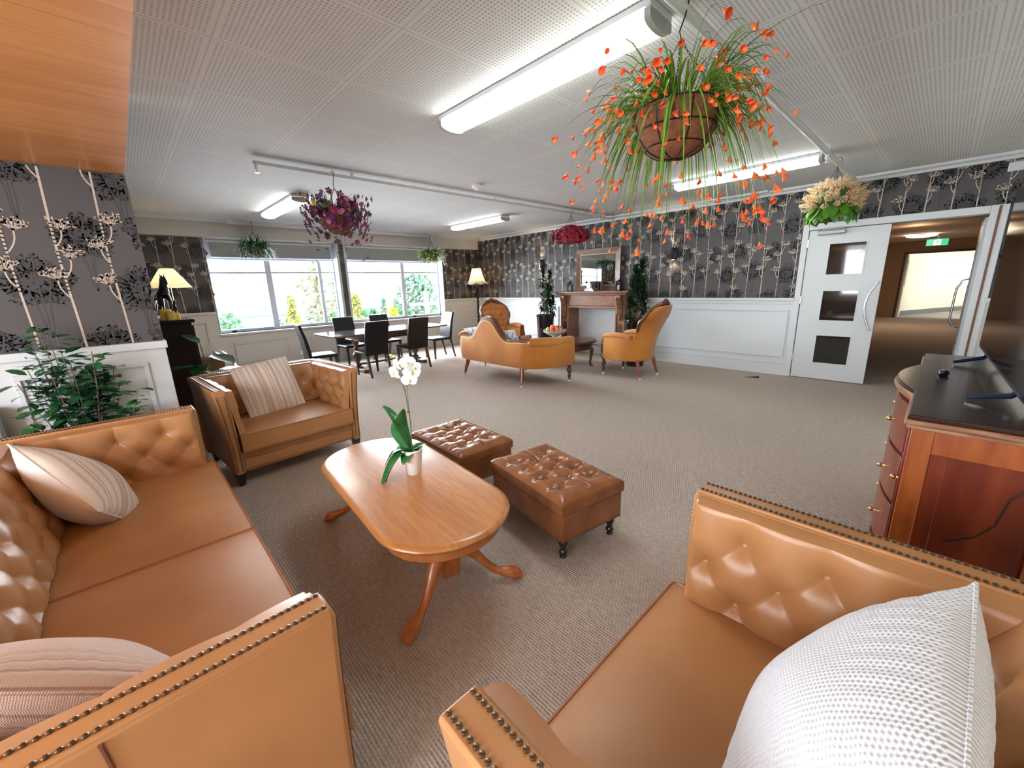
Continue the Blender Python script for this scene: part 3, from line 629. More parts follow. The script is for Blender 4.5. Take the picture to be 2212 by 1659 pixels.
tag(MB().box(-.10, .10, -.03, 0, -.045, .045).build('wall_box', white, bevel=.008, loc=(.37, YF-.002, 2.46)), 'white rectangular box high on wallpaper above doorway, right edge', 'wall box')
# =================================================================== TAN LEATHER SEATING
def puff(u, z, A=.052, u0_=.17, zt=.64, a=.10, b=.10):
    """height of button-tufted upholstery; top button row at z=zt, spacing 2a, rows b apart"""
    P = (u-u0_)/a; Q = (zt-z)/b
    if Q < 0:
        s = abs(math.sin(PI*P/2)); base = s**.6; base = base+(1-base)*min(1, -Q*.55)
        k = round(P/2)*2; d = math.hypot((P-k)*a, Q*b)
    else:
        s = abs(math.sin(PI*(P+Q)/2)); t = abs(math.sin(PI*(P-Q)/2)); base = (s*t)**.22
        s_, t_ = round((P+Q)/2), round((P-Q)/2); d = math.hypot((P-(s_+t_))*a, (Q-(s_-t_))*b)
    dim = 1-math.exp(-(d/.040)**1.15)
    return A*(.34*base+.66*dim)
def tuft(mb, O, eu, ev, nrm, U, V, u_off, v_off, du=.0085, curve=0.0, A=.052, edge=.022):
    """panel U wide, V tall standing on O; returns button positions"""
    O, eu, ev, nrm = Vector(O), Vector(eu).normalized(), Vector(ev).normalized(), Vector(nrm).normalized()
    def fn(s, t):
        u, v = s*U, t*V; e_ = min(u, U-u, V-v); fall = min(1, e_/edge); fall = math.sin(fall*PI/2)
        h = puff(u+u_off, v+v_off, A)
        h = (h+curve*math.sin(PI*t))*fall
        return O+eu*u+ev*v+nrm*h
    mb.grid(fn, max(4, int(U/du)), max(4, int(V/du)))
    out = []
    for r_ in range(3):
        z = .64-.1*r_
        for k in range(-3, 30):
            u = .17+.2*k-(.1 if r_ % 2 else 0)-u_off; v = z-v_off
            if .03 < u < U-.03 and .02 < v < V-.02: out.append((O+eu*u+ev*v+nrm*(.006+curve*math.sin(PI*v/V)), nrm))
    return out
nail_mb = MB().sphere((0, 0, 0), .0055, 8, 5, (1, 1, .6))
btn_mb = MB().sphere((0, 0, 0), .0125, 14, 6, (1, 1, .6))

def sofa(name, label, cat, iw, nseat, loc, rz, D=.86, nail_key=None, armrot=0, group=None):
    """local: front at y=0 facing +Y, seat centred on x; iw = inner width between arms"""
    t = empty(name, label, cat, loc, rz, group)
    h = iw/2; AT = .75; tw = .10; nails = []; btns = []
    ys = -D
    # base rail
    b = MB(); b.box(-h-.05, h+.05, ys+.05, -.035, .10, .27); b.build('base', leather, t, bevel=.012, seg=3)
    b = MB(); b.box(-h-.0, h+.0, -.05, -.022, .12, .20); b.build('front_rail', leather, t, bevel=.01, seg=3)
    for s in (-1, 1):
        # outer shell of the arm: concave flare
        xi = lambda z: h+.030*((z-.1)/.65)**2
        xo = lambda z: h+.062+.050*((z-.1)/.65)**2.2
        zs = [.1+.65*i/10 for i in range(11)]
        poly = [(s*xi(z), z) for z in zs]+[(s*xo(z), z) for z in reversed(zs)]
        a = MB(); a.prism(poly, ys, -.004, 'y')
        o = a.build('arm', leather, t, bevel=.009, seg=3)
        # raised band down the front and along the top, with two nail rows
        bd = MB(); rings = []
        path = [(-.0, z) for z in [.105+.63*i/9 for i in range(10)]]
        for y, z in path: rings.append([(s*(xi(z)+.004), y+.0, z), (s*(xo(z)-.004), y+.0, z), (s*(xo(z)-.004), y-.014, z), (s*(xi(z)+.004), y-.014, z)])
        bd.loft(rings); bd.build('arm_front_band', leather, t, bevel=.004)
        b2 = MB().box(s*(xi(.75)+.003), s*(xo(.75)-.003), ys+.05, -.01, AT-.008, AT+.006); b2.build('arm_top_band', leather, t, bevel=.004)
        sp = .0138
        for f_ in (.016, -.016):
            x = lambda z, f_=f_: s*((xi(z)+f_) if f_ > 0 else (xo(z)+f_))
            n_ = int(.60/sp)
            for i in range(n_):
                z = .13+i*sp; nails.append(((x(z), .002, z), (0, 1, 0)))
            n_ = int((D-.08)/sp)
            for i in range(n_): nails.append(((x(.75), -.02-i*sp, AT+.008), (0, 0, 1)))
        # tufted inner panel
        z0 = .40
        p = MB(); x0 = s*(h-.010)
        bt = tuft(p, (x0, -.012, z0), (0, -1, 0), (s*.122, 0, 1), (-s, 0, .122), D-.11, (AT-z0-.004)*1.0074, .012, z0, curve=.010)
        btns += bt
        p.build('tufted_arm_panel', leather, t)
        st_ = MB(); st_.tube([(s*(h+.01), -.012, z0), (s*(h+.018), -.012, .58), (s*(h+.03), -.012, .744), (s*(h+.03), ys+.1, .744)], .004, 6); st_.build('arm_welt', leather, t)
    # back
    bx = h+.03
    bk = MB(); bk.prism([(ys, .1), (ys-.02, .45), (ys-.045, AT), (ys+.065, AT), (ys+.10, .55), (ys+.12, .1)], -bx-.06, bx+.06, 'x'); bk.build('backrest', leather, t, bevel=.009, seg=3)
    bt2 = MB().box(-bx, bx, ys-.035, ys+.055, AT-.006, AT+.006); bt2.build('back_top_band', leather, t, bevel=.004)
    sp = .0138
    for i in range(int(2*bx/sp)):
        for y in (ys-.02, ys+.04): nails.append(((-bx+.02+i*sp, y, AT+.008), (0, 0, 1)))
    z0 = .40; p = MB()
    nx = round((2*h-.34)/.2); uo = .17-(2*h-nx*.2)/2
    btb = tuft(p, (-h, ys+.24, z0), (1, 0, 0), (0, -.42, 1), (0, 1, .42), 2*h+.02, (AT-z0)*1.085-.002, uo, z0, curve=.02)
    btns += btb; p.build('tufted_back_panel', leather, t)
    # seat cushions
    sw = 2*h/nseat
    for i in range(nseat):
        x0, x1 = -h+i*sw+.004, -h+(i+1)*sw-.004; y0, y1 = ys+.26, .03; z0, z1 = .27, .405
        def top(s_, t_, crown=.026, r=.03):
            x = x0+(x1-x0)*s_; y = y0+(y1-y0)*t_; fx = min(s_, 1-s_)*2; fy = min(t_, 1-t_)*2
            z = z1+crown*(1-(1-fx)**2.6)*(1-(1-fy)**2.6); return Vector((x, y, z))
        cs = MB(); N = 16; cs.grid(top, N, N)
        n1 = N+1; ring = [i_ for i_ in range(n1)]+[k*n1+N for k in range(1, n1)]+[N*n1+k for k in range(N-1, -1, -1)]+[k*n1 for k in range(N-1, 0, -1)]
        base = len(cs.v); cs.v += [(cs.v[k][0], cs.v[k][1], z0) for k in ring]; L = len(ring)
        midb = len(cs.v)
        for k in range(L): cs.f.append((ring[k], base+k, base+(k+1) % L, ring[(k+1) % L])); cs.mi.append(0)
        cs.f.append(tuple(base+k for k in range(L))); cs.mi.append(0)
        c_ = cs.build('seat_cushion', leather, t)
        w_ = MB(); r_ = .012
        for zz in (z1, z0+.012):
            w_.tube([(x0+r_, y0, zz), (x1-r_, y0, zz), (x1, y0+r_, zz), (x1, y1-r_, zz), (x1-r_, y1, zz), (x0+r_, y1, zz), (x0, y1-r_, zz), (x0, y0+r_, zz), (x0+r_, y0, zz)], .0045, 6)
        w_.build('cushion_piping', mat('leather_piping', (.30, .10, .03), .4) if 'leather_piping' not in bpy.data.materials else bpy.data.materials['leather_piping'], c_)
    for x, y in ((-h-.03, -.05), (h+.03, -.05), (-h-.03, ys+.04), (h+.03, ys+.04)):
        lg = MB(); lg.taper((x, y, 0), (x, y, .105), .02, .02, .032, .032); lg.build('leg', blackwood, t, bevel=.002)
    many('upholstery_button', btn_mb, leather, t, [zto(n_, p_) for p_, n_ in btns], 100)
    ms = [zto(n_, p_) for p_, n_ in nails]
    many('nail_head', nail_mb, brass, t, ms, 100, key=nail_key)
    return t
# side seam on the outside of the near arm is a shallow groove tube
sofaL = sofa('leather_sofa', 'long tan leather tufted sofa with two seat cushions, left foreground', 'sofa', 2.10, 2, (-1.965, .215, 0), 0, nail_key=lambda m: -m.translation.x)
sm_ = MB(); sm_.tube([(1.115, -.36, .12), (1.124, -.36, .4), (1.142, -.36, .6), (1.163, -.365, .742)], .0035, 6); sm_.build('side_seam', seam, sofaL)
chF = sofa('leather_armchair', 'wide tan leather tufted armchair across the room behind the coffee table', 'armchair', .86, 1, (-3.455, .882, 0), -1.50, D=.84, nail_key=lambda m: -m.translation.y, group='wide tan leather armchairs')
chR = sofa('leather_armchair', 'wide tan leather tufted armchair holding the white waffle cushion, right foreground', 'armchair', .86, 1, (-.465, .785, 0), PI/2, D=.84, nail_key=lambda m: -m.translation.y+abs(m.translation.x+.5)*.6, group='wide tan leather armchairs')

# =================================================================== CUSHIONS
def fabric(name, c0, c1, stripes=None, waffle=False, scale=1.0, rough=.9):
    m = mat(name, c0, rough, sheen=.3, spec=.2); k = NT(m); X, Y, Z = k.xyz(); bb = m.node_tree.nodes['Principled BSDF']
    weave = k.m('MULTIPLY', k.m('SINE', k.m('MULTIPLY', X, 1500)), k.m('SINE', k.m('MULTIPLY', Y, 1500)))
    if waffle:
        px = TAU/.0085; py = TAU/.0070
        ax = k.m('SINE', k.m('MULTIPLY', X, px)); by = k.m('SINE', k.m('ADD', k.m('MULTIPLY', Y, py), k.m('MULTIPLY', k.m('FLOOR', k.m('DIVIDE', X, .0085)), PI)))
        h = k.m('ADD', k.m('MULTIPLY', ax, .4), k.m('MULTIPLY', by, .6)); f = k.m('MULTIPLY_ADD', h, .26, .74)
        cc = k.mix(f, c1, c0); k.bump(h, .55, .0035, bb.inputs['Normal'])
    else:
        cc = None; tot = None
        for pos, w_, s_ in stripes:
            q = k.m('LESS_THAN', k.m('ABSOLUTE', k.m('SUBTRACT', X, pos)), w_); q = k.m('MULTIPLY', q, s_)
            tot = q if tot is None else k.m('MAXIMUM', tot, q)
        nz = k.noise(90, 3, (1, .15, 1)); f = k.m('MULTIPLY', tot, k.m('ADD', .55, nz))
        cc = k.mix(f, c0, c1); k.bump(k.m('ADD', weave, k.m('MULTIPLY', tot, 1.6)), .35, .0025, bb.inputs['Normal'])
    k.L.new(cc, bb.inputs['Base Color']); return m
def cushion(name, label, m, c, ex, en, size, thick, seed=1, pinch=.07, ridges=0, piping=None, group=None, wx=1.0, amp=.004):
    """ex = edge direction, en = face normal"""
    ex = Vector(ex).normalized(); en = Vector(en); en = (en-ex*en.dot(ex)).normalized(); ey = en.cross(ex)
    t = empty(name, label, 'cushion', group=group); t.matrix_world = basis(ex, ey, en, c)
    R = random.Random(seed); ph = [R.uniform(0, 6) for _ in range(6)]
    h = size/2
    def surf(sgn):
        def fn(s, v):
            a = 2*s-1; b = 2*v-1; a = math.sin(a*PI/2)*.35+a*.65; b = math.sin(b*PI/2)*.35+b*.65
            kx = 1-pinch*(1-b*b)*1.0; ky = 1-pinch*(1-a*a)*1.0
            tz = max(0, (1-a*a))**.55*max(0, (1-b*b))**.55
            z = sgn*thick/2*tz
            z += sgn*.006*tz*(math.sin(5*a+ph[0])*math.sin(4*b+ph[1]))
            if ridges: z += sgn*amp*abs(math.sin(a*ridges))*min(1, tz*4)
            # small gathers along the seam
            g = max(abs(a), abs(b)); z += sgn*.004*math.sin(38*(a if abs(b) > abs(a) else b)+ph[2])*max(0, g-.55)*(1-g)*6
            return Vector((a*h*ky*wx, b*h*kx, z))
        return fn
    mb = MB(); mb.grid(surf(1), 72, 56); o = mb.build('front_cover', m, t, fix=False)
    mb2 = MB(); g = surf(-1); mb2.grid(lambda s, v: g(1-s, v), 40, 40); mb2.build('back_cover', m if not isinstance(piping, tuple) else piping[1], t, fix=False)
    f = surf(1); N = 16; e = [f(i/N, 0) for i in range(N)]+[f(1, i/N) for i in range(N)]+[f(1-i/N, 1) for i in range(N)]+[f(0, 1-i/N) for i in range(N+1)]
    p = MB(); p.tube([(q.x, q.y, q.z) for q in e], .0035, 6); p.build('seam_edge', m if piping is None else (piping[0] if isinstance(piping, tuple) else piping), t, fix=False)
    return t
st = [(-.17, .004, .8), (-.155, .003, .8), (-.12, .006, .6), (-.06, .028, .55), (-.075, .003, 1), (-.045, .003, 1), (0, .004, .8), (.02, .004, .8), (.055, .012, .7), (.09, .003, .9), (.105, .003, .9), (.15, .008, .6), (.19, .006, .6), (-.2, .006, .6)]
fstripe = fabric('striped_linen', (.72, .62, .55), (.50, .33, .27), st)
fplain = fabric('plain_linen_back', (.74, .66, .62), (.66, .56, .52), [(0, .3, .2)])
fquilt = fabric('quilted_stripe', (.66, .50, .44), (.48, .30, .25), [(-.25+.0225*i, .0022, .9) for i in range(23)])
fwaffle = fabric('white_waffle', (.64, .655, .68), (.44, .46, .51), waffle=True)
cushion('striped_cushion', 'cream striped cushion leaning in the wide armchair across the room', fstripe, (-3.90, .80, .63), (-.17, .98, .08), (.93, .15, .38), .45, .13, 1)
cushion('striped_cushion', 'cream and pink striped cushion in far corner of the long sofa', fstripe, (-2.64, -.28, .55), (-.75, .24, -.6), (-.138, .834, .507), .47, .25, 2, piping=(fplain, fplain))
cushion('striped_cushion', 'pinkish quilted striped cushion against near arm of the long sofa', fquilt, (-1.27, -.27, .545), (-.924, -.312, -.527), (-.62, .62, .72), .50, .20, 3, ridges=34, amp=.005)
cushion('waffle_cushion', 'large white waffle-weave cushion in right foreground armchair', fwaffle, (-.005, .775, .655), (.05, 1, -.02), (-.82, -.06, .42), .50, .23, 4, pinch=.05)

# =================================================================== COFFEE TABLE
ct = empty('coffee_table', 'oval honey oak coffee table holding the orchid', 'coffee table', (-1.87, .945, 0), -.085)
def stadium(L, Wd, n=20, inset=0):
    r = Wd/2-inset; h = L/2-Wd/2; p = []
    for i in range(n+1): a = -PI/2+PI*i/n; p.append((h+r*math.cos(a)*.92, r*math.sin(a)))
    for i in range(n+1): a = PI/2+PI*i/n; p.append((-h+r*math.cos(a)*.92, r*math.sin(a)))
    return p
def stad_loft(mb, L, Wd, prof):
    mb.loft([[(x, y, z) for x, y in stadium(L, Wd, 22, ins)] for ins, z in prof])
a = MB(); stad_loft(a, 1.47, .64, [(.03, .386), (.012, .388), (.003, .396), (0, .405), (.004, .413), (.016, .420), (.03, .422)]); a.build('tabletop', oak, ct)
a = MB(); stad_loft(a, 1.38, .55, [(.01, .325), (0, .33), (0, .385)]); a.build('apron', oakdark, ct, bevel=.003)
for q in (-1, 1):
    cx = q*.42
    p = MB()
    prof = [(cx, .0)]
    p.taper((cx, 0, .08), (cx, 0, .30), .045, .045, .052, .052); p.box(cx-.07, cx+.07, -.07, .07, .285, .33)
    ped = p.build('pedestal', oakdark, ct, bevel=.008)
    for s in (-1, 1):
        rings = []; dirx, diry = q*.50, s*.86
        base = Vector((cx, 0, 0)); d = Vector((dirx, diry, 0)).normalized(); sd = Vector((-d.y, d.x, 0))
        P = [(.03, .235, .036, .048), (.07, .225, .034, .05), (.12, .185, .030, .042), (.17, .12, .025, .032), (.21, .075, .020, .025), (.245, .052, .019, .022), (.27, .045, .026, .026), (.30, .036, .034, .032), (.33, .028, .032, .026), (.35, .018, .018, .016)]
        for dd, z, wv, hv in P:
            rings.append([base+d*dd+sd*(wv*math.cos(TAU*k_/10))+Vector((0, 0, z+hv*math.sin(TAU*k_/10))) for k_ in range(10)])
        lg = MB(); lg.loft(rings)
        for w_ in (-.016, 0, .016):
            c0 = base+d*.31+sd*w_; lg.tube([c0+Vector((0, 0, .05)), c0+d*.025+Vector((0, 0, .045)), c0+d*.045+Vector((0, 0, .014))], .0105, 8)
        lg.build('leg', oakdark, ct)
# =================================================================== ORCHID
orc = empty('potted_orchid', 'white orchid in white tapered pot on the coffee table', 'orchid', (-1.885, 1.01, .422))
MB().lathe([(.0, 0), (.037, 0), (.040, .004), (.054, .135), (.058, .138), (.058, .146), (.052, .146), (.05, .12), (.0, .12)], n=32, cap=False).build('pot', potwhite, orc)
MB().lathe([(.0, .128), (.025, .131), (.05, .122)], n=16, cap=False).build('bark', soil, orc)
def strap(mb, base, d, length, width, lift, droop, n=10, twist=0.0, cup=.25):
    base = Vector(base); d = Vector((d[0], d[1], 0)).normalized(); sd0 = Vector((-d.y, d.x, 0)); pts = []
    for i in range(n+1):
        t_ = i/n; x = length*t_*(1-.15*t_*abs(droop)); z = lift*math.sin(min(1, t_)*PI*.55)-droop*t_*t_*length
        w_ = width*(math.sin(PI*(t_**.75)*.97+.03)**.7)*.5+.002
        sd = (sd0*math.cos(twist*t_)+Vector((0, 0, 1))*math.sin(twist*t_))
        c_ = base+d*x+Vector((0, 0, z)); nn = sd.cross(d)
        pts.append([c_-sd*w_+Vector((0, 0, cup*w_)), c_-sd*w_*.5+Vector((0, 0, cup*w_*.3)), c_, c_+sd*w_*.5+Vector((0, 0, cup*w_*.3)), c_+sd*w_+Vector((0, 0, cup*w_))])
    top = [p for r in pts for p in r]; N = 5; b = len(mb.v)
    mb.add(top, [(i*N+j, i*N+j+1, (i+1)*N+j+1, (i+1)*N+j) for i in range(n) for j in range(N-1)])
camr = Vector((cy_, sy_, 0)); camf = Vector((-sy_, cy_, 0))      # right / away, as seen from the sofa corner
for d, ln, wd, li, dr in ((-camr-camf*.2, .17, .075, .05, .75), (-camr*.9-camf*.75, .235, .062, .04, .95), (-camr*.35-camf*.95, .10, .07, .0, .45), (-camr*.7-camf*.5, .19, .055, .03, .9), (-camr*.8+camf*.2, .16, .07, .19, -.35), (camr*.5+camf*.4, .09, .055, .02, .1)):
    m_ = MB(); strap(m_, (0, 0, .135), d, ln, wd, li, dr); o = m_.build('leaf', leafD, orc, fix=False); sm = o.modifiers.new('t', 'SOLIDIFY'); sm.thickness = .002
m_ = MB()
pts = [(0, 0, .13)]
rings = []
for i in range(13):
    t_ = i/12; c_ = Vector((-.035*math.sin(t_*2.2), -.0, .13+.24*t_))+camr*(-.012-.03*math.sin(t_*PI)); w_ = .046*math.sin(PI*min(1, t_*.93+.07))**.6+.002
    sd = camr*math.cos(t_*.9)+camf*math.sin(t_*.9); rings.append([c_-sd*w_, c_-sd*w_*.4-camf*.006, c_+sd*w_*.4-camf*.006, c_+sd*w_])
m_.add([p for r in rings for p in r], [(i*4+j, i*4+j+1, (i+1)*4+j+1, (i+1)*4+j) for i in range(12) for j in range(3)])
o = m_.build('leaf', leafD, orc, fix=False); o.modifiers.new('t', 'SOLIDIFY').thickness = .002
m_ = MB(); m_.tube([Vector((0, 0, .13)), camr*.006+Vector((0, 0, .3)), camr*-.008+Vector((0, 0, .47)), camr*-.02+Vector((0, 0, .53)), camr*-.005+Vector((0, 0, .60)), camr*.006+Vector((0, 0, .64))], .0032, 8)
m_.tube([camr*-.0+Vector((0, 0, .60)), camr*-.03+Vector((0, 0, .665)), camr*-.06+Vector((0, 0, .668))], .002, 6); m_.build('flower_stem', stemm, orc)
m_ = MB(); m_.tube([camr*.003+Vector((0, 0, .12)), camr*.004+Vector((0, 0, .62))], .0018, 6); m_.box(-.006, .006, -.006, .006, .35, .36); m_.build('support_stick', barkm, orc)
m_ = MB()
for q in ((-.065, .665), (-.048, .66)): m_.sphere(tuple(camr*q[0]+Vector((0, 0, q[1]))), .008, 8, 6, (1.3, 1, .8))
m_.build('flower_bud', limebud, orc)
def orchid_flower():
    mb = MB()
    def petal(ang, L_, W_, tilt):
        n = 8; rows = []
        for i in range(n+1):
            t_ = i/n; w_ = W_*(math.sin(PI*(t_**.8))**.75)/2+.0008; x = L_*t_; z = tilt*x*x*18+.002
            rows.append([(x, -w_, z+w_*w_*6), (x, 0, z), (x, w_, z+w_*w_*6)])
        ca, sa = math.cos(ang), math.sin(ang)
        vs = [(x*ca-y*sa, x*sa+y*ca, z) for r in rows for x, y, z in r]
        mb.add(vs, [(i*3+j, i*3+j+1, (i+1)*3+j+1, (i+1)*3+j) for i in range(n) for j in range(2)])
    petal(PI/2, .034, .024, -.4); petal(PI/2+2.2, .032, .022, -.4); petal(PI/2-2.2, .032, .022, -.4)
    petal(.15, .034, .040, .1); petal(PI-.15, .034, .040, .1)
    return mb
ofm = orchid_flower().mesh('petals', petalT); lipm = MB().sphere((0, -.004, .006), .006, 8, 5, (1, 1.3, 1)).mesh('lip', limebud)
for px, pz, fr_, sc in ((.018, .628, .25, 1.1), (.035, .575, .3, 1.2), (-.026, .618, -1.2, 1.0), (-.042, .575, -.9, 1.15), (.022, .535, .1, 1.1), (.045, .60, .7, 1.0)):
    n_ = (-camf+camr*fr_+Vector((0, 0, -.05))).normalized(); x_ = Vector((0, 0, 1)).cross(n_).normalized(); y_ = n_.cross(x_)
    mt = basis(x_*sc*1.2, y_*sc*1.2, n_*sc*1.2, camr*px+Vector((0, 0, pz))+n_*.012)
    f_ = inst('flower', ofm, orc, mt); inst('lip', lipm, f_, Matrix.Identity(4)); 

# =================================================================== OTTOMANS
def ottoman(label, c, rz, L=.66, Wd=.45):
    t = empty('tufted_ottoman', label, 'ottoman', (c[0], c[1], 0), rz, 'brown tufted storage ottomans'); h, w = L/2, Wd/2
    MB().box(-h+.006, h-.006, -w+.006, w-.006, .115, .27).build('storage_box', brownleather, t, bevel=.008, seg=3)
    rows = [(-.11, [-.2, -.067, .067, .2]), (.0, [-.135, 0, .135]), (.11, [-.2, -.067, .067, .2])]
    B = [(x, y) for y, xs in rows for x in xs]
    def fn(s, v):
        x = -h+L*s; y = -w+Wd*v; e_ = min(x+h, h-x, y+w, w-y); dome = 1-(1-min(1, e_/.075))**2.4
        d = min(math.hypot(x-a, y-b) for a, b in B); ds = sorted(math.hypot(x-a, y-b) for a, b in B)[:2]
        z = .335+.030*dome
        z -= .030*math.exp(-(d/.036)**1.2)
        # pleats running between neighbouring buttons
        m_ = 1
        for (a, b) in segs:
            (x0, y0), (x1, y1) = a, b; tt = max(0, min(1, ((x-x0)*(x1-x0)+(y-y0)*(y1-y0))/((x1-x0)**2+(y1-y0)**2))); m_ = min(m_, math.hypot(x-x0-tt*(x1-x0), y-y0-tt*(y1-y0)))
        z -= .010*math.exp(-(m_/.007)**1.2)*min(1, dome*1.2)
        z += .0022*noise.noise(Vector((x*28, y*28, c[0])))*dome
        return Vector((x, y, z))
    segs = [(a, b) for i, a in enumerate(B) for b in B[i+1:] if math.hypot(a[0]-b[0], a[1]-b[1]) < .145 and a[1] != b[1]]
    segs += [((x, y), (x, y+(.09 if y > 0 else -.09))) for x, y in B if abs(y) > .05]+[((x, 0), (x+(.16 if x > 0 else -.16), 0)) for x in (-.135, .135)]
    lid = MB(); NX, NY = 84, 58; lid.grid(fn, NX, NY)
    n1 = NX+1; ring = list(range(n1))+[k_*n1+NX for k_ in range(1, NY+1)]+[NY*n1+k_ for k_ in range(NX-1, -1, -1)]+[k_*n1 for k_ in range(NY-1, 0, -1)]
    L_ = len(ring); prev = ring
    for dz, ex_ in ((.325, 1.006), (.285, 1.006), (.275, .995)):
        b = len(lid.v); lid.v += [(lid.v[k_][0]*ex_, lid.v[k_][1]*ex_, dz) for k_ in ring]
        for k_ in range(L_): lid.f.append((prev[k_], b+k_, b+(k_+1) % L_, prev[(k_+1) % L_])); lid.mi.append(0)
        prev = list(range(b, b+L_))
    lid.f.append(tuple(prev)); lid.mi.append(0)
    lid.build('tufted_lid', brownleather, t)
    bm_ = MB().sphere((0, 0, 0), .008, 10, 5, (1, 1, .5)); many('upholstery_button', bm_, brownleather, t, [Matrix.Translation((x, y, .337)) for x, y in B])
    nm = []
    for i in range(26): nm += [zto((0, s, 0), (-h+.02+i*(L-.04)/25, s*(w-.004), .128)) for s in (-1, 1)]
    for i in range(17): nm += [zto((s, 0, 0), (s*(h-.004), -w+.02+i*(Wd-.04)/16, .128)) for s in (-1, 1)]
    many('nail_head', MB().sphere((0, 0, 0), .0055, 7, 4, (1, 1, .6)), brass, t, nm, 100)
    prof = [(.0, 0), (.019, 0), (.021, .006), (.016, .012), (.023, .026), (.022, .036), (.014, .046), (.022, .07), (.027, .092), (.025, .10), (.019, .104), (.026, .11), (.026, .118), (0, .118)]
    for x in (-h+.05, h-.05):
        for y in (-w+.05, w-.05): MB().lathe(prof, (x, y, 0), 18, cap=False).build('turned_leg', blackwood, t)
    return t
ottoman('brown tufted leather ottoman nearest the camera, black turned feet visible', (-1.455, 1.69), -.17, .69, .455)
ottoman('brown tufted leather ottoman behind, half hidden by the coffee table', (-2.33, 1.655), -.04, .65, .46)

# =================================================================== SIDEBOARD AND TELEVISION
sb = empty('serpentine_sideboard', 'red mahogany serpentine-front sideboard under the television, right edge', 'sideboard', (0, 0, 0))
def front(y, bulge=.075, x0=-.005):
    """serpentine front line of the cabinet along y from 1.97 to 3.5"""
    t_ = (y-1.97)/1.53
    if t_ < .27 or t_ > .73: return x0
    q = (t_-.27)/.46; return x0-bulge*math.sin(PI*q)**.8
ysn = [1.97+1.53*i/60 for i in range(61)]
def slab(mb, z0, z1, off, end, xb=.38):
    pts = [(front(y)-off, y if 0 < i < 60 else (y-end if i == 0 else y+end)) for i, y in enumerate(ysn)]
    mb.prism(pts+[(xb, 3.5+end), (xb, 1.97-end)], z0, z1, 'z')
m_ = MB(); m_.box(.0, .38, 1.99, 3.48, .08, .885); pts = [(front(y)+.012, y) for y in ysn]
m_.prism(pts+[(.1, 3.5), (.1, 1.97)], .10, .885, 'z'); m_.build('carcass', mahog, sb, bevel=.003)
m_ = MB()
m_.box(-.004, .055, 1.955, 1.99, .06, .885); m_.box(.315, .375, 1.955, 1.99, .06, .885); m_.box(.055, .315, 1.955, 1.99, .80, .885); m_.box(.055, .315, 1.955, 1.99, .06, .16); m_.box(-.01, .02, 1.958, 1.99, .02, .1)
m_.build('side_frame', mat('mahogany_stile', (.24, .05, .012), .3, coat=.35, n=(4, (.36, .10, .022), 4, (6, 6, .8))), sb, bevel=.003)
MB().box(.055, .315, 1.975, 1.995, .16, .80).build('side_panel', mahog, sb)
m_ = MB(); slab(m_, .885, .90, .012, .03); m_.build('moulding_lower', mahogedge, sb, bevel=.004)
m_ = MB(); slab(m_, .90, .92, .022, .042); m_.build('moulding_upper', mahogedge, sb, bevel=.006)
m_ = MB(); slab(m_, .92, .938, .015, .034); m_.build('top', mahogtop, sb, bevel=.004)
m_ = MB(); slab(m_, .0, .09, .004, .01); m_.build('plinth', mahog, sb, bevel=.004)
for z0, z1 in ((.15, .38), (.40, .62), (.64, .86)):
    m_ = MB(); yy = [2.40+.66*i/24 for i in range(25)]
    m_.prism([(front(y)-.004, y) for y in yy]+[(front(yy[-1])+.01, yy[-1]), (front(yy[0])+.01, yy[0])], z0, z1, 'z'); dr = m_.build('drawer', mahog, sb, bevel=.003)
    for y in (2.56, 2.92):
        kx = front(y)-.004; k_ = MB(); k_.sphere((kx-.022, y, (z0+z1)/2), .012, 10, 6); k_.tube([(kx, y, (z0+z1)/2), (kx-.02, y, (z0+z1)/2)], .006, 8); k_.build('brass_knob', brassb, dr)
for y0, y1 in ((2.01, 2.37), (3.10, 3.46)):
    m_ = MB(); m_.box(-.012, .0, y0, y1, .15, .86); dr = m_.build('cabinet_door', mahog, sb, bevel=.004)
    yk = y1-.04 if y0 < 2.5 else y0+.04
    k_ = MB(); k_.sphere((-.03, yk, .55), .012, 10, 6); k_.tube([(-.012, yk, .55), (-.028, yk, .55)], .006, 8); k_.build('brass_knob', brassb, dr)
cab_ = MB(); cab_.tube([(.30, 1.955, .83), (.29, 1.953, .76), (.25, 1.953, .70), (.235, 1.953, .60), (.2, 1.953, .54), (.13, 1.953, .49)], .0025, 6)
CORD = cab_
tv = empty('television', 'large black flat television standing on the sideboard', 'television', (.225, 2.72, .94), .03)
bpy.context.view_layer.update(); CORD.xf(tv.matrix_world.inverted()).build('power_cord', iron, tv)
MB().box(-.012, .035, -.72, .78, .055, .90).build('casing', tvframe, tv, bevel=.006)
MB().box(-.0155, -.012, -.705, .765, .075, .885).build('screen', tvm, tv)
MB().box(.035, .06, -.45, .5, .12, .6).build('rear_housing', tvframe, tv, bevel=.01)
for y in (-.47, .55):
    for s in (-1, 1):
        f = MB(); f.tube([(.01, y, .07), (-.01 if s < 0 else .05, y+(.03 if y < 0 else -.03), .035), (s*.135+.02 if s < 0 else .12, y+(.05 if y < 0 else -.10), .012)], lambda q: .013-.004*q, 8); f.build('stand_leg', mat('tv_leg_gloss', (.01, .018, .04), .15, coat=.6) if 'tv_leg_gloss' not in bpy.data.materials else bpy.data.materials['tv_leg_gloss'], tv)
m_ = MB(); m_.sphere((0, 0, .014), .03, 14, 8, (.75, 1, .5)); tag(m_.build('computer_mouse', glossblack, loc=(.06, 2.80, .936)), 'small glossy black mouse-shaped gadget on the sideboard top', 'gadget')
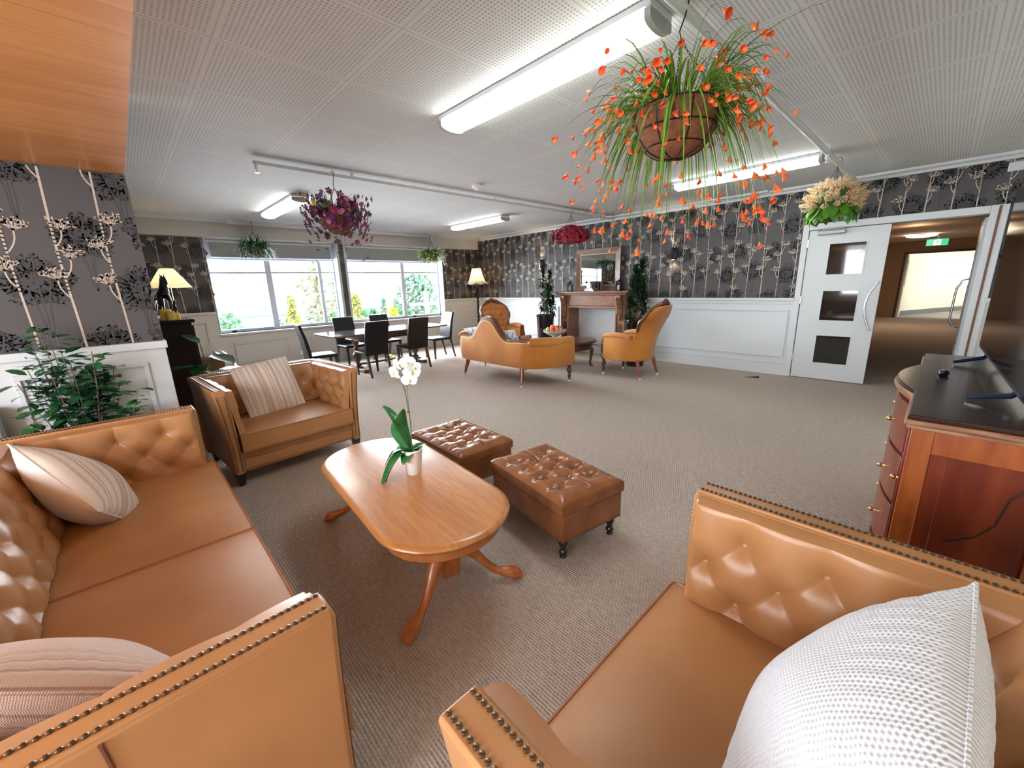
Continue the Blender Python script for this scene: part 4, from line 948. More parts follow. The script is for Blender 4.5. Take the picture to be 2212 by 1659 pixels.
ps = MB(); ps.box(-.012, 0, -.06, .06, -.04, .04); ps.box(-.018, -.012, -.02, .02, -.012, .012); tag(ps.build('wall_socket', mat('strip_grey', (.55, .6, .65), .4), loc=(XE, 2.0, .42), bevel=.002), 'small grey-white wall socket behind the sideboard, right edge', 'socket')
# =================================================================== DINING SET
dt = empty('dining_table', 'dark refectory dining table with glossy top by the windows', 'dining table', (-7.12, 3.50, 0), .03)
tabletop_m = mat('polished_dark_table', (.07, .045, .045), .12, spec=.9, coat=1.0, coat_r=.06, n=(3, (.11, .07, .06), 5, (6, 1, 1)))
MB().prism([(-.40, -1.14), (.40, -1.14), (.43, -1.10), (.43, 1.10), (.40, 1.14), (-.40, 1.14), (-.43, 1.10), (-.43, -1.10)], .672, .70, 'z').build('tabletop', tabletop_m, dt, bevel=.004)
MB().box(-.36, .36, -.62, .62, .57, .672).build('apron', darkwood, dt, bevel=.004)
for s in (-1, 1):
    y = s*.60
    MB().lathe([(.05, .08), (.06, .10), (.035, .13), (.035, .16), (.07, .20), (.085, .26), (.06, .32), (.03, .36), (.045, .38), (.045, .40), (.03, .43), (.05, .48), (.06, .52), (.06, .57)], (0, y, 0), 16).build('turned_pedestal', darkwood, dt)
    m_ = MB(); m_.box(-.33, .33, y-.05, y+.05, .0, .06); m_.box(-.10, .10, y-.06, y+.06, .06, .085); m_.build('foot', darkwood, dt, bevel=.01)
    MB().box(-.30, .30, y-.05, y+.05, .545, .57).build('bearer', darkwood, dt, bevel=.005)
MB().box(-.025, .025, -.60, .60, .10, .135).build('stretcher', darkwood, dt, bevel=.004)
DG = 'black leather dining chairs round the dark table'
def dchair():
    t = empty('dining_chair', 'x', 'dining chair', group=DG)   # local: faces +y, back at y=0
    w = .205
    b = MB(); b.loft([[(-w, 0-.0, .36), (w, 0, .36), (w, .05, .36), (-w, .05, .36)], [(-w, -.01, .46), (w, -.01, .46), (w, .045, .46), (-w, .045, .46)], [(-w, -.045, .7), (w, -.045, .7), (w, .005, .7), (-w, .005, .7)], [(-w+.005, -.10, .92), (w-.005, -.10, .92), (w-.005, -.055, .92), (-w+.005, -.055, .92)]])
    b.build('backrest', blackleather, t, bevel=.012, seg=3)
    s = MB(); s.box(-w-.005, w+.005, .03, .43, .37, .425); s.build('seat', blackleather, t, bevel=.022, seg=4)
    for x in (-w+.025, w-.025):
        l = MB(); l.taper((x, .405, 0), (x, .40, .38), .014, .014, .020, .020); l.build('leg', blackwood, t, bevel=.002)
        l = MB(); l.loft([[(x+a, -.075+b_, 0) for a, b_ in ((-.014, -.012), (.014, -.012), (.014, .014), (-.014, .014))], [(x+a, -.02+b_, .2) for a, b_ in ((-.018, -.016), (.018, -.016), (.018, .018), (-.018, .018))], [(x+a, .02+b_, .37) for a, b_ in ((-.02, -.018), (.02, -.018), (.02, .02), (-.02, .02))]]); l.build('leg', blackwood, t, bevel=.002)
    return t
spots = [(-6.36, 2.95, PI/2+.05, 'black dining chair with its back to the room, left of two on the near side'),
         (-6.40, 3.75, PI/2+.05, 'black dining chair with its back to the room, right of two on the near side'),
         (-7.88, 3.05, -PI/2+.05, 'black dining chair on the window side, nearer the left window'),
         (-7.92, 3.80, -PI/2+.05, 'black dining chair on the window side below the right window'),
         (-6.95, 2.02, -.10, 'black dining chair at the left head of the table, seen in profile'),
         (-7.12, 4.86, PI-.05, 'black dining chair at the far head of the table, seat facing camera')]
dc0 = dchair()
for i, (x, y, rz, lb) in enumerate(spots):
    o = dc0 if i == 0 else copy_tree(dc0)
    o.location = (x, y, 0); o.rotation_euler = (0, 0, rz); o['label'] = lb
m_ = MB().box(-.03, .03, -.13, .13, 0, .055); o = m_.build('tissue_box', mat('pink_box', (.75, .16, .2), .5), loc=(-8.50, 3.98, WZ0), rot=(0, 0, 0), bevel=.006); tag(o, 'small pink and white box on window sill behind a black chair', 'box')
MB().box(.031, .033, -.11, .11, .012, .03).build('white_band', white, o)

# =================================================================== FLOOR LAMPS
def floor_lamp(x, y, label, scal=True, top=1.85, r1=.30, r0=.11, hS=.36, flare=True, es=30):
    t = empty('floor_lamp', label, 'floor lamp', (x, y, 0))
    MB().lathe([(.14, 0), (.15, .015), (.12, .04), (.05, .06), (.03, .1), (.03, .12)], n=20).build('base', darkwood, t)
    m_ = MB(); N = 12; rings = []
    for i in range(90):
        z = .12+(top-.44-.12)*i/89; tw = z*34
        rings.append([((.020+.009*math.cos(2*(TAU*k_/N-tw)))*math.cos(TAU*k_/N), (.020+.009*math.cos(2*(TAU*k_/N-tw)))*math.sin(TAU*k_/N), z) for k_ in range(N)])
    m_.loft(rings); m_.build('barley_twist_pole', vdark, t)
    MB().tube([(0, 0, top-.44), (0, 0, top-.22)], .008, 8).build('lamp_holder', brassb, t)
    m_ = MB(); n = 64; rings = []
    for i in range(13):
        q = i/12; r = (r1-(r1-r0)*(q**.42 if flare else q)); ring = []
        for k_ in range(n):
            a = TAU*k_/n; sc_ = abs(math.sin(4*a)) if flare else 1; z = top-hS+hS*q-(.035*sc_*(1-q)**3 if flare else 0); rr2 = r*(1+(.05*sc_-.02)*(1 if flare else 0)*(1-.5*q)) if flare else r
            ring.append((rr2*math.cos(a), rr2*math.sin(a), z))
        rings.append(ring)
    m_.loft(rings, True, False); m_.build('lamp_shade', shadem, t, fix=False)
    if flare:
        m_ = MB(); m_.tube([Vector(p) for p in rings[0]]+[Vector(rings[0][0])], .006, 5); m_.build('shade_trim', vdark, t)
    m_ = MB(); m_.sphere((0, 0, top-.17), .032, 12, 8); m_.build('light_bulb', mat('bulb_glow', (1, .8, .5), .5, emit=(1, .68, .3), es=60) if 'bulb_glow' not in bpy.data.materials else bpy.data.materials['bulb_glow'], t)
    point('lamp_glow', (x, y, top-.17), es, (1, .62, .28), .04)
    return t
floor_lamp(-8.08, 6.53, 'cream scalloped-shade floor lamp lit in the far corner by the window', es=11)
floor_lamp(-7.6, .56, 'plain cone-shade floor lamp behind the dark horse statue, far left', top=1.79, r1=.25, r0=.08, hS=.26, flare=False, es=3.5)

# =================================================================== BOOKCASE CORNER
bk = empty('dark_cabinet', 'tall dark espresso cabinet behind the wallpapered wall end', 'cabinet', (-5.15, .175, 0))
MB().box(-.28, .28, .0, .28, .0, 1.17).build('carcass', vdark, bk, bevel=.004)
MB().box(-.31, .31, .0, .305, 1.17, 1.20).build('top', vdark, bk, bevel=.004)
for s in (0, 1):
    d_ = MB().box(-.27+s*.27, s*.27-.005+.0, .28, .295, .05, 1.14).build('door', vdark, bk, bevel=.003); MB().sphere((-.03+s*.06, .305, .6), .01, 8, 5).build('knob', brassb, d_)
st_t = empty('side_table', 'dark low cabinet with pale reflective top behind the leather armchair', 'side table', (-6.1, .50, 0))
MB().prism([(-.62, -.28), (.55, -.28), (.62, -.21), (.62, .21), (.55, .28), (-.62, .28)], .73, .76, 'z').build('top', mat('shiny_brown_top', (.12, .07, .06), .12, spec=.9, coat=1, coat_r=.05), st_t, bevel=.004)
MB().box(-.56, .56, -.24, .24, .02, .73).build('body', darkwood, st_t, bevel=.004)
hs = empty('horse_statue', 'black prancing horse statue on top of the dark cabinet', 'statue', (-5.14, .29, 1.20), PI/2+.25); hs.scale = (1.12, 1.12, 1.12)
hm = mat('black_bronze', (.006, .006, .006), .25, coat=.3)
def limb(mb, pts, n=10):
    P = [Vector(p[0]) for p in pts]; mb.tube(P, lambda q: pts[min(len(pts)-1, int(round(q*(len(pts)-1))))][1], n)
m_ = MB(); limb(m_, [((0, .10, .19), .020), ((0, .085, .195), .036), ((0, .04, .20), .042), ((0, -.01, .205), .040), ((0, -.06, .215), .044), ((0, -.095, .235), .038), ((0, -.115, .27), .030), ((0, -.13, .31), .024), ((0, -.135, .335), .020), ((0, -.15, .335), .018), ((0, -.185, .30), .012), ((0, -.195, .29), .008)], 12)
for sx_ in (-.012, .012): limb(m_, [((sx_, -.135, .345), .007), ((sx_, -.133, .362), .004), ((sx_, -.131, .37), .001)], 6)
m_.build('body', hm, hs)
for x, y0, k_, f_ in ((-.022, -.075, (-.085, .12), (-.08, .0)), (.022, -.08, (-.13, .15), (-.10, .09)), (-.024, .085, (.11, .10), (.095, 0)), (.024, .085, (.125, .10), (.11, 0))):
    l = MB(); limb(l, [((x, y0, .19), .022), ((x, (y0+k_[0])/2, (.19+k_[1])/2), .015), ((x, k_[0], k_[1]), .010), ((x, (k_[0]+f_[0])/2, (k_[1]+f_[1])/2), .008), ((x, f_[0], f_[1]+.012), .008), ((x, f_[0]-.004, f_[1]), .011)], 8); l.build('leg', hm, hs)
l = MB(); limb(l, [((0, .115, .21), .012), ((0, .14, .20), .014), ((0, .15, .15), .014), ((0, .145, .09), .008), ((0, .15, .05), .003)], 8); l.build('tail', hm, hs)
l = MB(); limb(l, [((0, -.12, .355), .008), ((0, -.10, .33), .014), ((0, -.085, .29), .014), ((0, -.07, .255), .008)], 8); l.build('mane', hm, hs)
cdl = MB(); 
cdl.lathe([(0, 0), (.035, 0), (.036, .02), (.036, .085), (.03, .09), (.028, .082), (0, .082)], (0, 0, 0), 16); 
cm = translucent('yellow_wax', (.85, .68, .2), f=.3)
for i, (dx, dy, s, lb) in enumerate(((.20, .125, 1.15, 'yellow pillar candle at cabinet top edge, tallest beside the horse'), (.27, .15, .95, 'yellow pillar candle in front of the horse statue'), (.235, .195, .75, 'shortest yellow candle at the front of cabinet top'))):
    o = empty('pillar_candle', lb, 'candle', (-5.15+dx, .175+dy-.01, 1.20), group='yellow candles on the dark cabinet')
    c2 = MB(); c2.v = [(a*s*1.05, b_*s*1.05, c_*s*.95) for a, b_, c_ in cdl.v]; c2.f = cdl.f; c2.mi = cdl.mi; c2.build('wax', cm, o); MB().tube([(0, 0, .1*s), (0, 0, .122*s)], .0015, 5).build('wick', iron, o)

# =================================================================== GOLD SETTEE AND CHAIRS
def caster_leg(mb_parent, pts, rads, m_=darkwood, foot=None):
    a = MB(); a.tube(pts, lambda q: rads[min(len(rads)-1, int(round(q*(len(rads)-1))))], 10); l = a.build('leg', m_, mb_parent)
    p = Vector(pts[-1]); c_ = MB(); c_.tube([p+Vector((-.006, 0, -.026)), p+Vector((.006, 0, -.026))], .017, 12); c_.build('caster', porc, l); b_ = MB(); b_.tube([p, p+Vector((0, 0, -.02))], .010, 8); b_.build('caster_bracket', brassb, l)
    return l
def turned(parent, x, y, top, m_=darkwood):
    prof = [(.010, .035), (.016, .045), (.015, .07), (.028, .09), (.030, .10), (.014, .108), (.020, .13), (.036, .165), (.040, .19), (.034, .21), (.020, .222), (.024, .235), (.030, .25), (.028, top)]
    l = MB().lathe(prof, (x, y, 0), 16).build('leg', m_, parent)
    c_ = MB(); c_.tube([(x-.006, y, .018), (x+.006, y, .018)], .018, 12); c_.build('caster', porc, l); return l
se = empty('gold_settee', 'gold velvet camelback settee with its back to the camera', 'settee', (-4.62, 4.42, 0), .0)
def plan(t_):
    """outer plan line, t in -1..1: straight back, ends curving forward"""
    a = abs(t_); s = 1 if t_ > 0 else -1
    if a < .5: return Vector((s*a/.5*.62, -.50-.02*(1-(a/.5)**2), 0))
    q = (a-.5)/.5; return Vector((s*(.62+.42*math.sin(q*PI/2)**.9), -.50+.72*(1-math.cos(q*PI/2))**1.0*1.0, 0))
def ztop(t_):
    a = abs(t_+.04); 
    return .63+.30*math.exp(-(a/.215)**2.6)+.015*min(1, max(0, (a-.4)/.1))
N = 96; outr, inr = [], []
def nrm_(t_):
    d = (plan(min(1, t_+.01))-plan(max(-1, t_-.01))).normalized(); return Vector((d.y, -d.x, 0))
m_ = MB(); rings = []
for i in range(N+1):
    t_ = -1+2*i/N; p = plan(t_); n_ = nrm_(t_); zt = ztop(t_); ring = []
    lean = .05
    for k_, (off, z) in enumerate(((-.01, .27), (.004, .30), (.014, .42), (.01, .55), (.0, zt-.02), (-.02, zt), (-.08, zt), (-.115, zt-.03), (-.13, .5), (-.14, .40), (-.14, .27))):
        ring.append(p+n_*off+Vector((0, 0, z)))
    rings.append(ring)
m_.loft(rings); m_.build('upholstered_back', gold, se)
m_ = MB(); pts = [plan(-1+2*i/N)+nrm_(-1+2*i/N)*-.005+Vector((0, 0, ztop(-1+2*i/N)-.015)) for i in range(16, N-15)]; m_.tube(pts, .008, 6); m_.build('back_piping', pipingm, se)
m_ = MB(); rings = []
for i in range(13, N-12):
    t_ = -1+2*i/N; p = plan(t_); n_ = nrm_(t_); zt = ztop(t_); hgt = .012+.04*math.exp(-(abs(t_)/.22)**3)
    rings.append([p+n_*o_+Vector((0, 0, z)) for o_, z in ((-.01, zt-.004), (-.012, zt+hgt), (-.05, zt+hgt+.012), (-.10, zt+hgt), (-.115, zt-.02), (-.06, zt-.03))])
m_.loft(rings); m_.build('carved_crest_rail', mahog if False else mat('walnut_crest', (.16, .05, .02), .3, coat=.4), se)
for s in (-1, 1):
    rings = []
    for i in range(13):
        t_ = s*(.62+.38*i/12); p = plan(t_); n_ = nrm_(t_); r = .074*(.75+.25*math.sin(PI*min(1, i/12+.25))); c_ = p+n_*-.055+Vector((0, 0, ztop(t_)-.015))
        rings.append([c_+n_*(r*1.25*math.cos(TAU*k_/14))+Vector((0, 0, r*math.sin(TAU*k_/14))) for k_ in range(14)])
    m_ = MB(); m_.loft(rings); m_.build('arm_roll', gold, se)
    p = plan(s); m_ = MB(); m_.tube([p+nrm_(s)*-.05+Vector((0, .02, z)) for z in (.26, .34, .42, .50, .58, .64)], lambda q: .028+.012*math.sin(q*PI*2.2), 10); m_.build('arm_front_post', darkwood, se)
    caster_leg(se, [(s*.62, -.44, .30), (s*.63, -.45, .22), (s*.645, -.475, .13), (s*.655, -.49, .06), (s*.66, -.50, .04)], [.034, .034, .026, .020, .015], mat('back_leg_red', (.22, .05, .018), .3, coat=.4) if 'back_leg_red' not in bpy.data.materials else bpy.data.materials['back_leg_red'])
    turned(se, s*.97, .20, .32)
turned(se, 0, .27, .32)
m_ = MB(); pts = [plan(-1+2*i/40)+nrm_(-1+2*i/40)*-.10 for i in range(41)]; poly = [(p.x, p.y) for p in pts]+[(.6, .30), (0, .33), (-.6, .30)]
m_.prism(poly, .27, .43, 'z'); m_.build('seat', gold, se, bevel=.02, seg=3)
# scatter cushions on the settee
fpat = mat('grey_pattern_fabric', (.75, .77, .78), .85, n=(26, (.30, .33, .37), 2, (1, 1, 1), .52, .56)); frust = mat('rust_pattern_fabric', (.42, .17, .10), .85, n=(22, (.04, .04, .05), 2, (1, 1, 1), .55, .6))
for c_, lb, f_, sz in (((-5.28, 4.18, .60), 'white grey-patterned cushion at left end of the gold settee', fpat, .36), ((-4.40, 4.14, .60), 'white grey-patterned cushion right of the settee hump', fpat, .38), ((-5.05, 4.30, .55), 'rust and black cushion at left end of the gold settee', frust, .32), ((-4.18, 4.27, .55), 'rust and black cushion right of the settee hump', frust, .32)):
    cushion('scatter_cushion', lb, f_, c_, (1, .05, .12), (0, .88, .42), sz, .12, int(abs(c_[0]*10)), group='scatter cushions on the gold settee')
cushion('scatter_cushion', 'grey patterned cushion lying flat on settee seat, right side', fpat, (-3.92, 4.42, .50), (1, .2, 0), (.1, -.2, 1), .36, .13, 9, group='scatter cushions on the gold settee')

def grand_chair(label, loc, rz):
    """Victorian spoon-back chair, faces +y"""
    t = empty('victorian_armchair', label, 'armchair', loc, rz, group='gold velvet armchairs by the fireplace')
    wood = darkwood
    def outl(v):       # half width of the back at height fraction v
        return .245+.065*math.sin(PI*min(1, max(0, (v-.35)/.65))*.9)-.035*math.exp(-((v-.38)/.16)**2)
    def backp(u, v, off=0):
        z = .40+.66*v; y = -.20-.30*v**1.25+off; w = outl(v); cz = 0
        if v > .8: w *= math.sqrt(max(0, 1-((v-.8)/.22)**2))*.55+.45
        return Vector((u*w, y+.09*abs(u)**2.2*(1 if v < .75 else .7), z+(.03*(1-u*u) if v > .7 else 0)*(v-.7)/.3))
    f = MB(); B_ = [(u, v) for v in (.3, .47, .64, .81) for u in ((-.5, 0, .5) if v in (.3, .64) else (-.75, -.25, .25, .75))]
    def ff(s, v):
        u = 2*s-1; p = backp(u*.93, v*.96); d = min(math.hypot((u-a)*.27, (v-b)*.66) for a, b in B_); e_ = min(1-abs(u), v+.05, 1-v)
        return p+Vector((0, (.045*min(1, e_*5)**.5)-.038*math.exp(-(d/.032)**1.2), 0))
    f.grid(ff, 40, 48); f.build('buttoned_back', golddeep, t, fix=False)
    f = MB()
    def cov(s, v):
        u = 2*s-1; p = backp(u, v, 0); q = max(0, 1-v/.62); w = outl(v); hw_ = w+(max(.30, w)-w)*q**.5 if v < .62 else w
        return Vector((p.x*hw_/w, p.y-.075*(1-abs(u)**5)-.015-.03*q*(1-abs(u)), p.z-.12*q*q*(1 if v < .1 else .6)))
    f.grid(cov, 20, 28); o = f.build('back_cover', gold, t, fix=False); 
    fr_ = MB(); pts = [backp(-1, v, .0) for v in [i/20 for i in range(21)]]+[backp(u, 1, 0)+Vector((0, 0, .03*(1-u*u)+.02*math.cos(u*9)*(1-abs(u)))) for u in [-.8+.2*i for i in range(9)]]+[backp(1, v, .0) for v in [1-i/20 for i in range(21)]]
    pts = [p+Vector((0, -.02, 0)) for p in pts]
    fr_.tube(pts, lambda q: .022+.016*math.exp(-((q-.5)/.07)**2)+.008*math.exp(-((q-.28)/.06)**2)+.008*math.exp(-((q-.72)/.06)**2), 10)
    fr_.build('carved_back_frame', wood, t)
    # seat shell: curved sides
    m_ = MB(); rings = []; Np = 40
    for i in range(Np+1):
        q = -1+2*i/Np; a = abs(q); s = 1 if q > 0 else -1
        if a < .38: p = Vector((q/.38*.20, -.26, 0)); 
        else:
            k_ = (a-.38)/.62; p = Vector((s*(.20+.115*math.sin(min(1, k_*1.6)*PI/2)), -.26+.56*k_**1.25, 0))
        d = Vector((0, 1, 0)) if a > .5 else Vector((1, 0, 0)); n_ = Vector((s, 0, 0)) if a > .5 else Vector((0, -1, 0)) if a < .3 else Vector((s*.7, -.7, 0))
        zt = .60-.0*a if a > .38 else .60
        rings.append([p+n_*o_+Vector((0, 0, z)) for o_, z in ((.0, .26), (.012, .30), (.02, .42), (.01, zt-.02), (0, zt), (-.07, zt), (-.09, zt-.04), (-.09, .26))])
    m_.loft(rings); m_.build('seat_sides', gold, t)
    m_ = MB(); m_.prism([(-.27, -.2), (.27, -.2), (.29, .30), (.2, .34), (-.2, .34), (-.29, .30)], .26, .43, 'z'); m_.build('seat', gold, t, bevel=.03, seg=3)
    for s in (-1, 1):
        rings = []
        for i in range(11):
            q = i/10; y = -.16+.47*q; r = .045+.012*math.sin(PI*q); c_ = Vector((s*.275, y, .615+.02*math.sin(PI*q)))
            rings.append([c_+Vector((r*1.15*math.cos(TAU*k_/12), 0, r*.8*math.sin(TAU*k_/12))) for k_ in range(12)])
        m_ = MB(); m_.loft(rings); m_.build('arm_pad', gold, t)
        m_ = MB(); m_.tube([(s*.285, .30, .60), (s*.285, .345, .55), (s*.285, .335, .47), (s*.285, .36, .38), (s*.285, .335, .28)], lambda q: .028+.010*math.cos(q*12), 10); m_.build('arm_scroll', wood, t)
        turned(t, s*.27, .33, .32)
        caster_leg(t, [(s*.22, -.24, .28), (s*.225, -.26, .2), (s*.23, -.29, .1), (s*.235, -.31, .04)], [.028, .026, .020, .015], bpy.data.materials['back_leg_red'])
    m_ = MB(); m_.tube([rings_p for rings_p in [Vector((s_*.325, y_, .3)) for s_, y_ in ((-1, .28), (-1, -.02))]], .003, 4); m_.build('side_piping', pipingm, t)
    return t
grand_chair('gold velvet spoon-back armchair right of the fireplace, side view', (-3.22, 5.63, 0), PI/2-.06)
grand_chair('gold buttoned armchair behind the settee near the corner lamp', (-6.10, 5.55, 0), -PI/2-.28)
# =================================================================== ROUND TABLE, BOWL, FRUIT
rt = empty('round_table', 'round dark wood coffee table carrying the fruit bowl', 'coffee table', (-4.40, 5.55, 0))
MB().lathe([(.0, .43), (.46, .43), (.48, .44), (.485, .455), (.47, .47), (.44, .472), (.435, .466), (.43, .472), (0, .472)], n=48, cap=False).build('tabletop', darkwood, rt)
MB().lathe([(.40, .43), (.41, .42), (.41, .33), (.40, .32), (.38, .32), (.38, .43)], n=48, cap=False, scallop=None).build('apron', darkwood, rt)
for i in range(4):
    a = PI/4+i*PI/2-.1; d = Vector((math.cos(a), math.sin(a), 0)); m_ = MB(); m_.tube([d*.37+Vector((0, 0, .36)), d*.40+Vector((0, 0, .28)), d*.385+Vector((0, 0, .16)), d*.37+Vector((0, 0, .06)), d*.40+Vector((0, 0, .0))], lambda q: (.035, .034, .024, .02, .028)[min(4, int(q*4.01))], 10); m_.build('leg', darkwood, rt)
fb = empty('fruit_bowl', 'fluted cream pedestal bowl filled with fruit on the round table', 'bowl', (-4.52, 5.32, .472))
bowlm = mat('cream_ceramic', (.70, .66, .56), .35, coat=.3)
MB().lathe([(.0, 0), (.08, 0), (.085, .01), (.05, .025), (.03, .04), (.03, .055), (.06, .075), (.13, .11), (.185, .15), (.20, .165), (.195, .17), (.17, .155), (.1, .12), (0, .11)], n=96, cap=False, scallop=lambda a, z: .05*abs(math.sin(10*a)) if .06 < z < .16 else 0).build('bowl', bowlm, fb)
R = random.Random(4); m_ = MB()
for i in range(160): a = R.uniform(0, TAU); m_.sphere((.19*math.cos(a), .19*math.sin(a), .175+R.uniform(-.012, .012)), .009, 6, 4)
m_.build('beaded_rim', mat('bead_mix', (.25, .12, .08), .5, n=(90, (.65, .5, .35), 2)), fb)
FG = 'fruit piled in the cream bowl'
fm = {n_: mat('fruit_'+n_, a, .35, n=(12, b, 2)) for n_, a, b in (('orange', (.85, .28, .02), (.8, .2, .02)), ('red', (.55, .02, .02), (.7, .08, .03)), ('lime', (.35, .42, .05), (.5, .5, .08)), ('green', (.3, .4, .1), (.5, .45, .1)), ('pink', (.65, .04, .08), (.7, .15, .1)), ('dark', (.10, .09, .08), (.3, .3, .25)), ('peach', (.75, .35, .12), (.6, .12, .04)))}
for x, y, z, r, k_, s, lb in ((-.13, -.03, .18, .042, 'lime', 1.1, 'yellow-green pear at left side of the fruit bowl'), (-.08, -.08, .18, .04, 'green', 1.2, 'pale green fruit low at the front of the bowl'), (-.05, .0, .225, .046, 'orange', 1, 'bright orange fruit topmost in the bowl'), (-.10, .05, .205, .038, 'pink', 1, 'small pink fruit at the back left of the bowl'), (.03, .02, .215, .043, 'red', 1, 'glossy red apple right of the orange'), (.01, -.07, .19, .04, 'red', 1, 'red apple low at the front of the bowl'), (.08, -.03, .19, .042, 'peach', 1, 'peach coloured fruit in the right half of the bowl'), (.085, .05, .20, .04, 'pink', 1.15, 'pinkish red pear behind the peach'), (.145, .0, .19, .038, 'dark', 1.1, 'dark speckled pod at the right rim of the bowl')):
    m_ = MB(); m_.sphere((0, 0, 0), r, 14, 10, (1, 1, s)); o = m_.build('fruit', fm[k_], loc=(fb.location.x+x, fb.location.y+y, fb.location.z+z)); tag(o, lb, 'fruit', FG); MB().tube([(0, 0, r*s*.9), (.004, 0, r*s+.012)], .0018, 5).build('stalk', barkm, o)

# =================================================================== FIREPLACE
fp = empty('fireplace_surround', 'carved reddish timber fireplace surround on the wallpapered wall', 'fireplace', (-4.685, 6.60, 0))
W2 = .745; yb = YF-.014-6.60
m_ = MB(); m_.box(-W2-.11, W2+.11, -.13, yb, 1.235, 1.265); m_.build('mantel_shelf', mantelwood, fp, bevel=.006, seg=3)
m_ = MB(); m_.box(-W2-.06, W2+.06, -.085, yb, 1.215, 1.235); m_.box(-W2-.02, W2+.02, -.05, yb, 1.19, 1.215); m_.build('shelf_moulding', mantelwood, fp, bevel=.006)
m_ = MB(); m_.box(-W2+.19, W2-.19, .0, yb, .99, 1.19); m_.box(-W2+.19, W2-.19, -.02, yb, .945, .985); m_.build('frieze_panel', mantelwood, fp, bevel=.004)
for s in (-1, 1):
    x0, x1 = s*(W2-.20), s*W2
    m_ = MB(); m_.box(x0, x1, -.0, yb, 0, 1.19); m_.box(x0, x1, -.02, 0, 0, .12); m_.box(s*(W2-.03), s*W2, -.02, 0, .12, 1.19); m_.box(s*(W2-.20), s*(W2-.17), -.02, 0, .12, 1.0); m_.build('pilaster', mantelwood, fp, bevel=.004)
    # arched sunk panel
    xm = s*(W2-.10); pts = [(xm-.045, .25), (xm+.045, .25), (xm+.045, .62)]+[(xm+.045*math.cos(a), .62+.045*math.sin(a)) for a in [PI*i/10 for i in range(1, 10)]]+[(xm-.045, .62)]
    m_ = MB(); m_.prism(pts, -.006, .002, 'y'); m_.build('arched_panel', darkwood, fp)
    # scroll corbel
    prof = [(-.105, 1.19), (-.11, 1.15), (-.105, 1.10), (-.075, 1.05), (-.05, .98), (-.045, .92), (-.055, .86), (-.04, .83), (0, .82), (0, 1.19)]
    cb = MB(); cb.prism(prof, xm-.05, xm+.05, 'x'); cb.build('scroll_corbel', mantelwood, fp, bevel=.008, seg=3)
    cb = MB()
    for q in (-.03, 0, .03): cb.tube([(xm+q, y-.004, z) for y, z in prof[1:7]], .008, 6)
    cb.sphere((xm, -.03, .79), .03, 10, 7, (1, .8, 1.3)); cb.sphere((xm, -.02, .745), .018, 8, 6); cb.build('carved_drop', mantelwood, fp)
struct(MB().box(-W2+.2-4.685, W2-.2-4.685, YF-.02, YF-.013, 0, .95).build('trim_20', white, smooth=False))
struct(MB().box(-5.3, -4.05, 6.2, 6.75, 0, .006).build('floor_hearth', mat('pale_hearth', (.45, .37, .28), .7), smooth=False))
# mirror leaning on the mantel
mi = empty('framed_mirror', 'large wood-framed mirror leaning above the fireplace', 'mirror', (-4.76, 6.90, 1.266), 0, rot=(-.012, 0, 0))
mw, mh, ft = .51, .80, .10; wd = mat('mirror_walnut', (.12, .055, .035), .35, coat=.3, n=(5, (.2, .1, .06), 4, (1, 4, 4)))
for nm, pl_ in (('top', [(-mw, mh), (mw, mh), (mw-ft, mh-ft), (-mw+ft, mh-ft)]), ('bottom', [(-mw, 0), (mw, 0), (mw-ft, ft), (-mw+ft, ft)]), ('left', [(-mw, 0), (-mw, mh), (-mw+ft, mh-ft), (-mw+ft, ft)]), ('right', [(mw, 0), (mw, mh), (mw-ft, mh-ft), (mw-ft, ft)])):
    m_ = MB(); c_ = [(-.025 if (abs(a) == mw or b in (0, mh)) and not (abs(a) < mw and 0 < b < mh) else -.008) for a, b in pl_]
    v = [(a, y, b) for (a, b), y in zip(pl_, c_)]+[(a, .012, b) for a, b in pl_]; m_.add(v, [(0, 1, 2, 3), (4, 5, 6, 7), (0, 1, 5, 4), (1, 2, 6, 5), (2, 3, 7, 6), (3, 0, 4, 7)]); m_.build('frame_rail', wd, mi)
m_ = MB(); mould(m_, (0, -.004, 0), (1, 0, 0), (0, -1, 0), -mw+ft-.002, mw-ft+.002, ft-.002, mh-ft+.002, .012, .008); m_.build('inner_slip', mat('pale_slip', (.5, .42, .34), .4), mi)
MB().box(-mw+ft, mw-ft, -.004, .0, ft, mh-ft).build('mirror_glass', mirrorm, mi)
ck = empty('mantel_clock', 'silver-grey barrel mantel clock with white round dial', 'clock', (-4.70, 6.60, 1.265), -.32)
ckm = mat('silver_walnut', (.17, .145, .14), .35, metal=.1); 
m_ = MB(); arch = [(-.085, .02), (.085, .02), (.085, .10)]+[(.085*math.cos(a), .10+.085*math.sin(a)) for a in [PI*i/14 for i in range(1, 14)]]+[(-.085, .10)]; m_.prism(arch, -.05, .22, 'y'); m_.build('barrel_case', ckm, ck, bevel=.004)
m_ = MB(); m_.prism([(-.16, 0), (.16, 0), (.16, .025), (.13, .03), (.13, .05), (.09, .06), (-.09, .06), (-.13, .05), (-.13, .03), (-.16, .025)], -.06, .06, 'y'); m_.build('stepped_base', ckm, ck, bevel=.003)
for y in (.05, .12): MB().prism([(a*1.03, (b-.1)*1.03+.1) for a, b in arch], y, y+.03, 'y').build('dark_band', vdark, ck)
m_ = MB(); m_.lathe([(.066, 0), (.07, .008), (.062, .012), (.06, .006), (0, .006)], n=32, cap=False); m_.xf(Matrix.Translation((0, -.05, .105)) @ Matrix.Rotation(PI/2, 4, 'X')); m_.build('bezel', steel, ck)
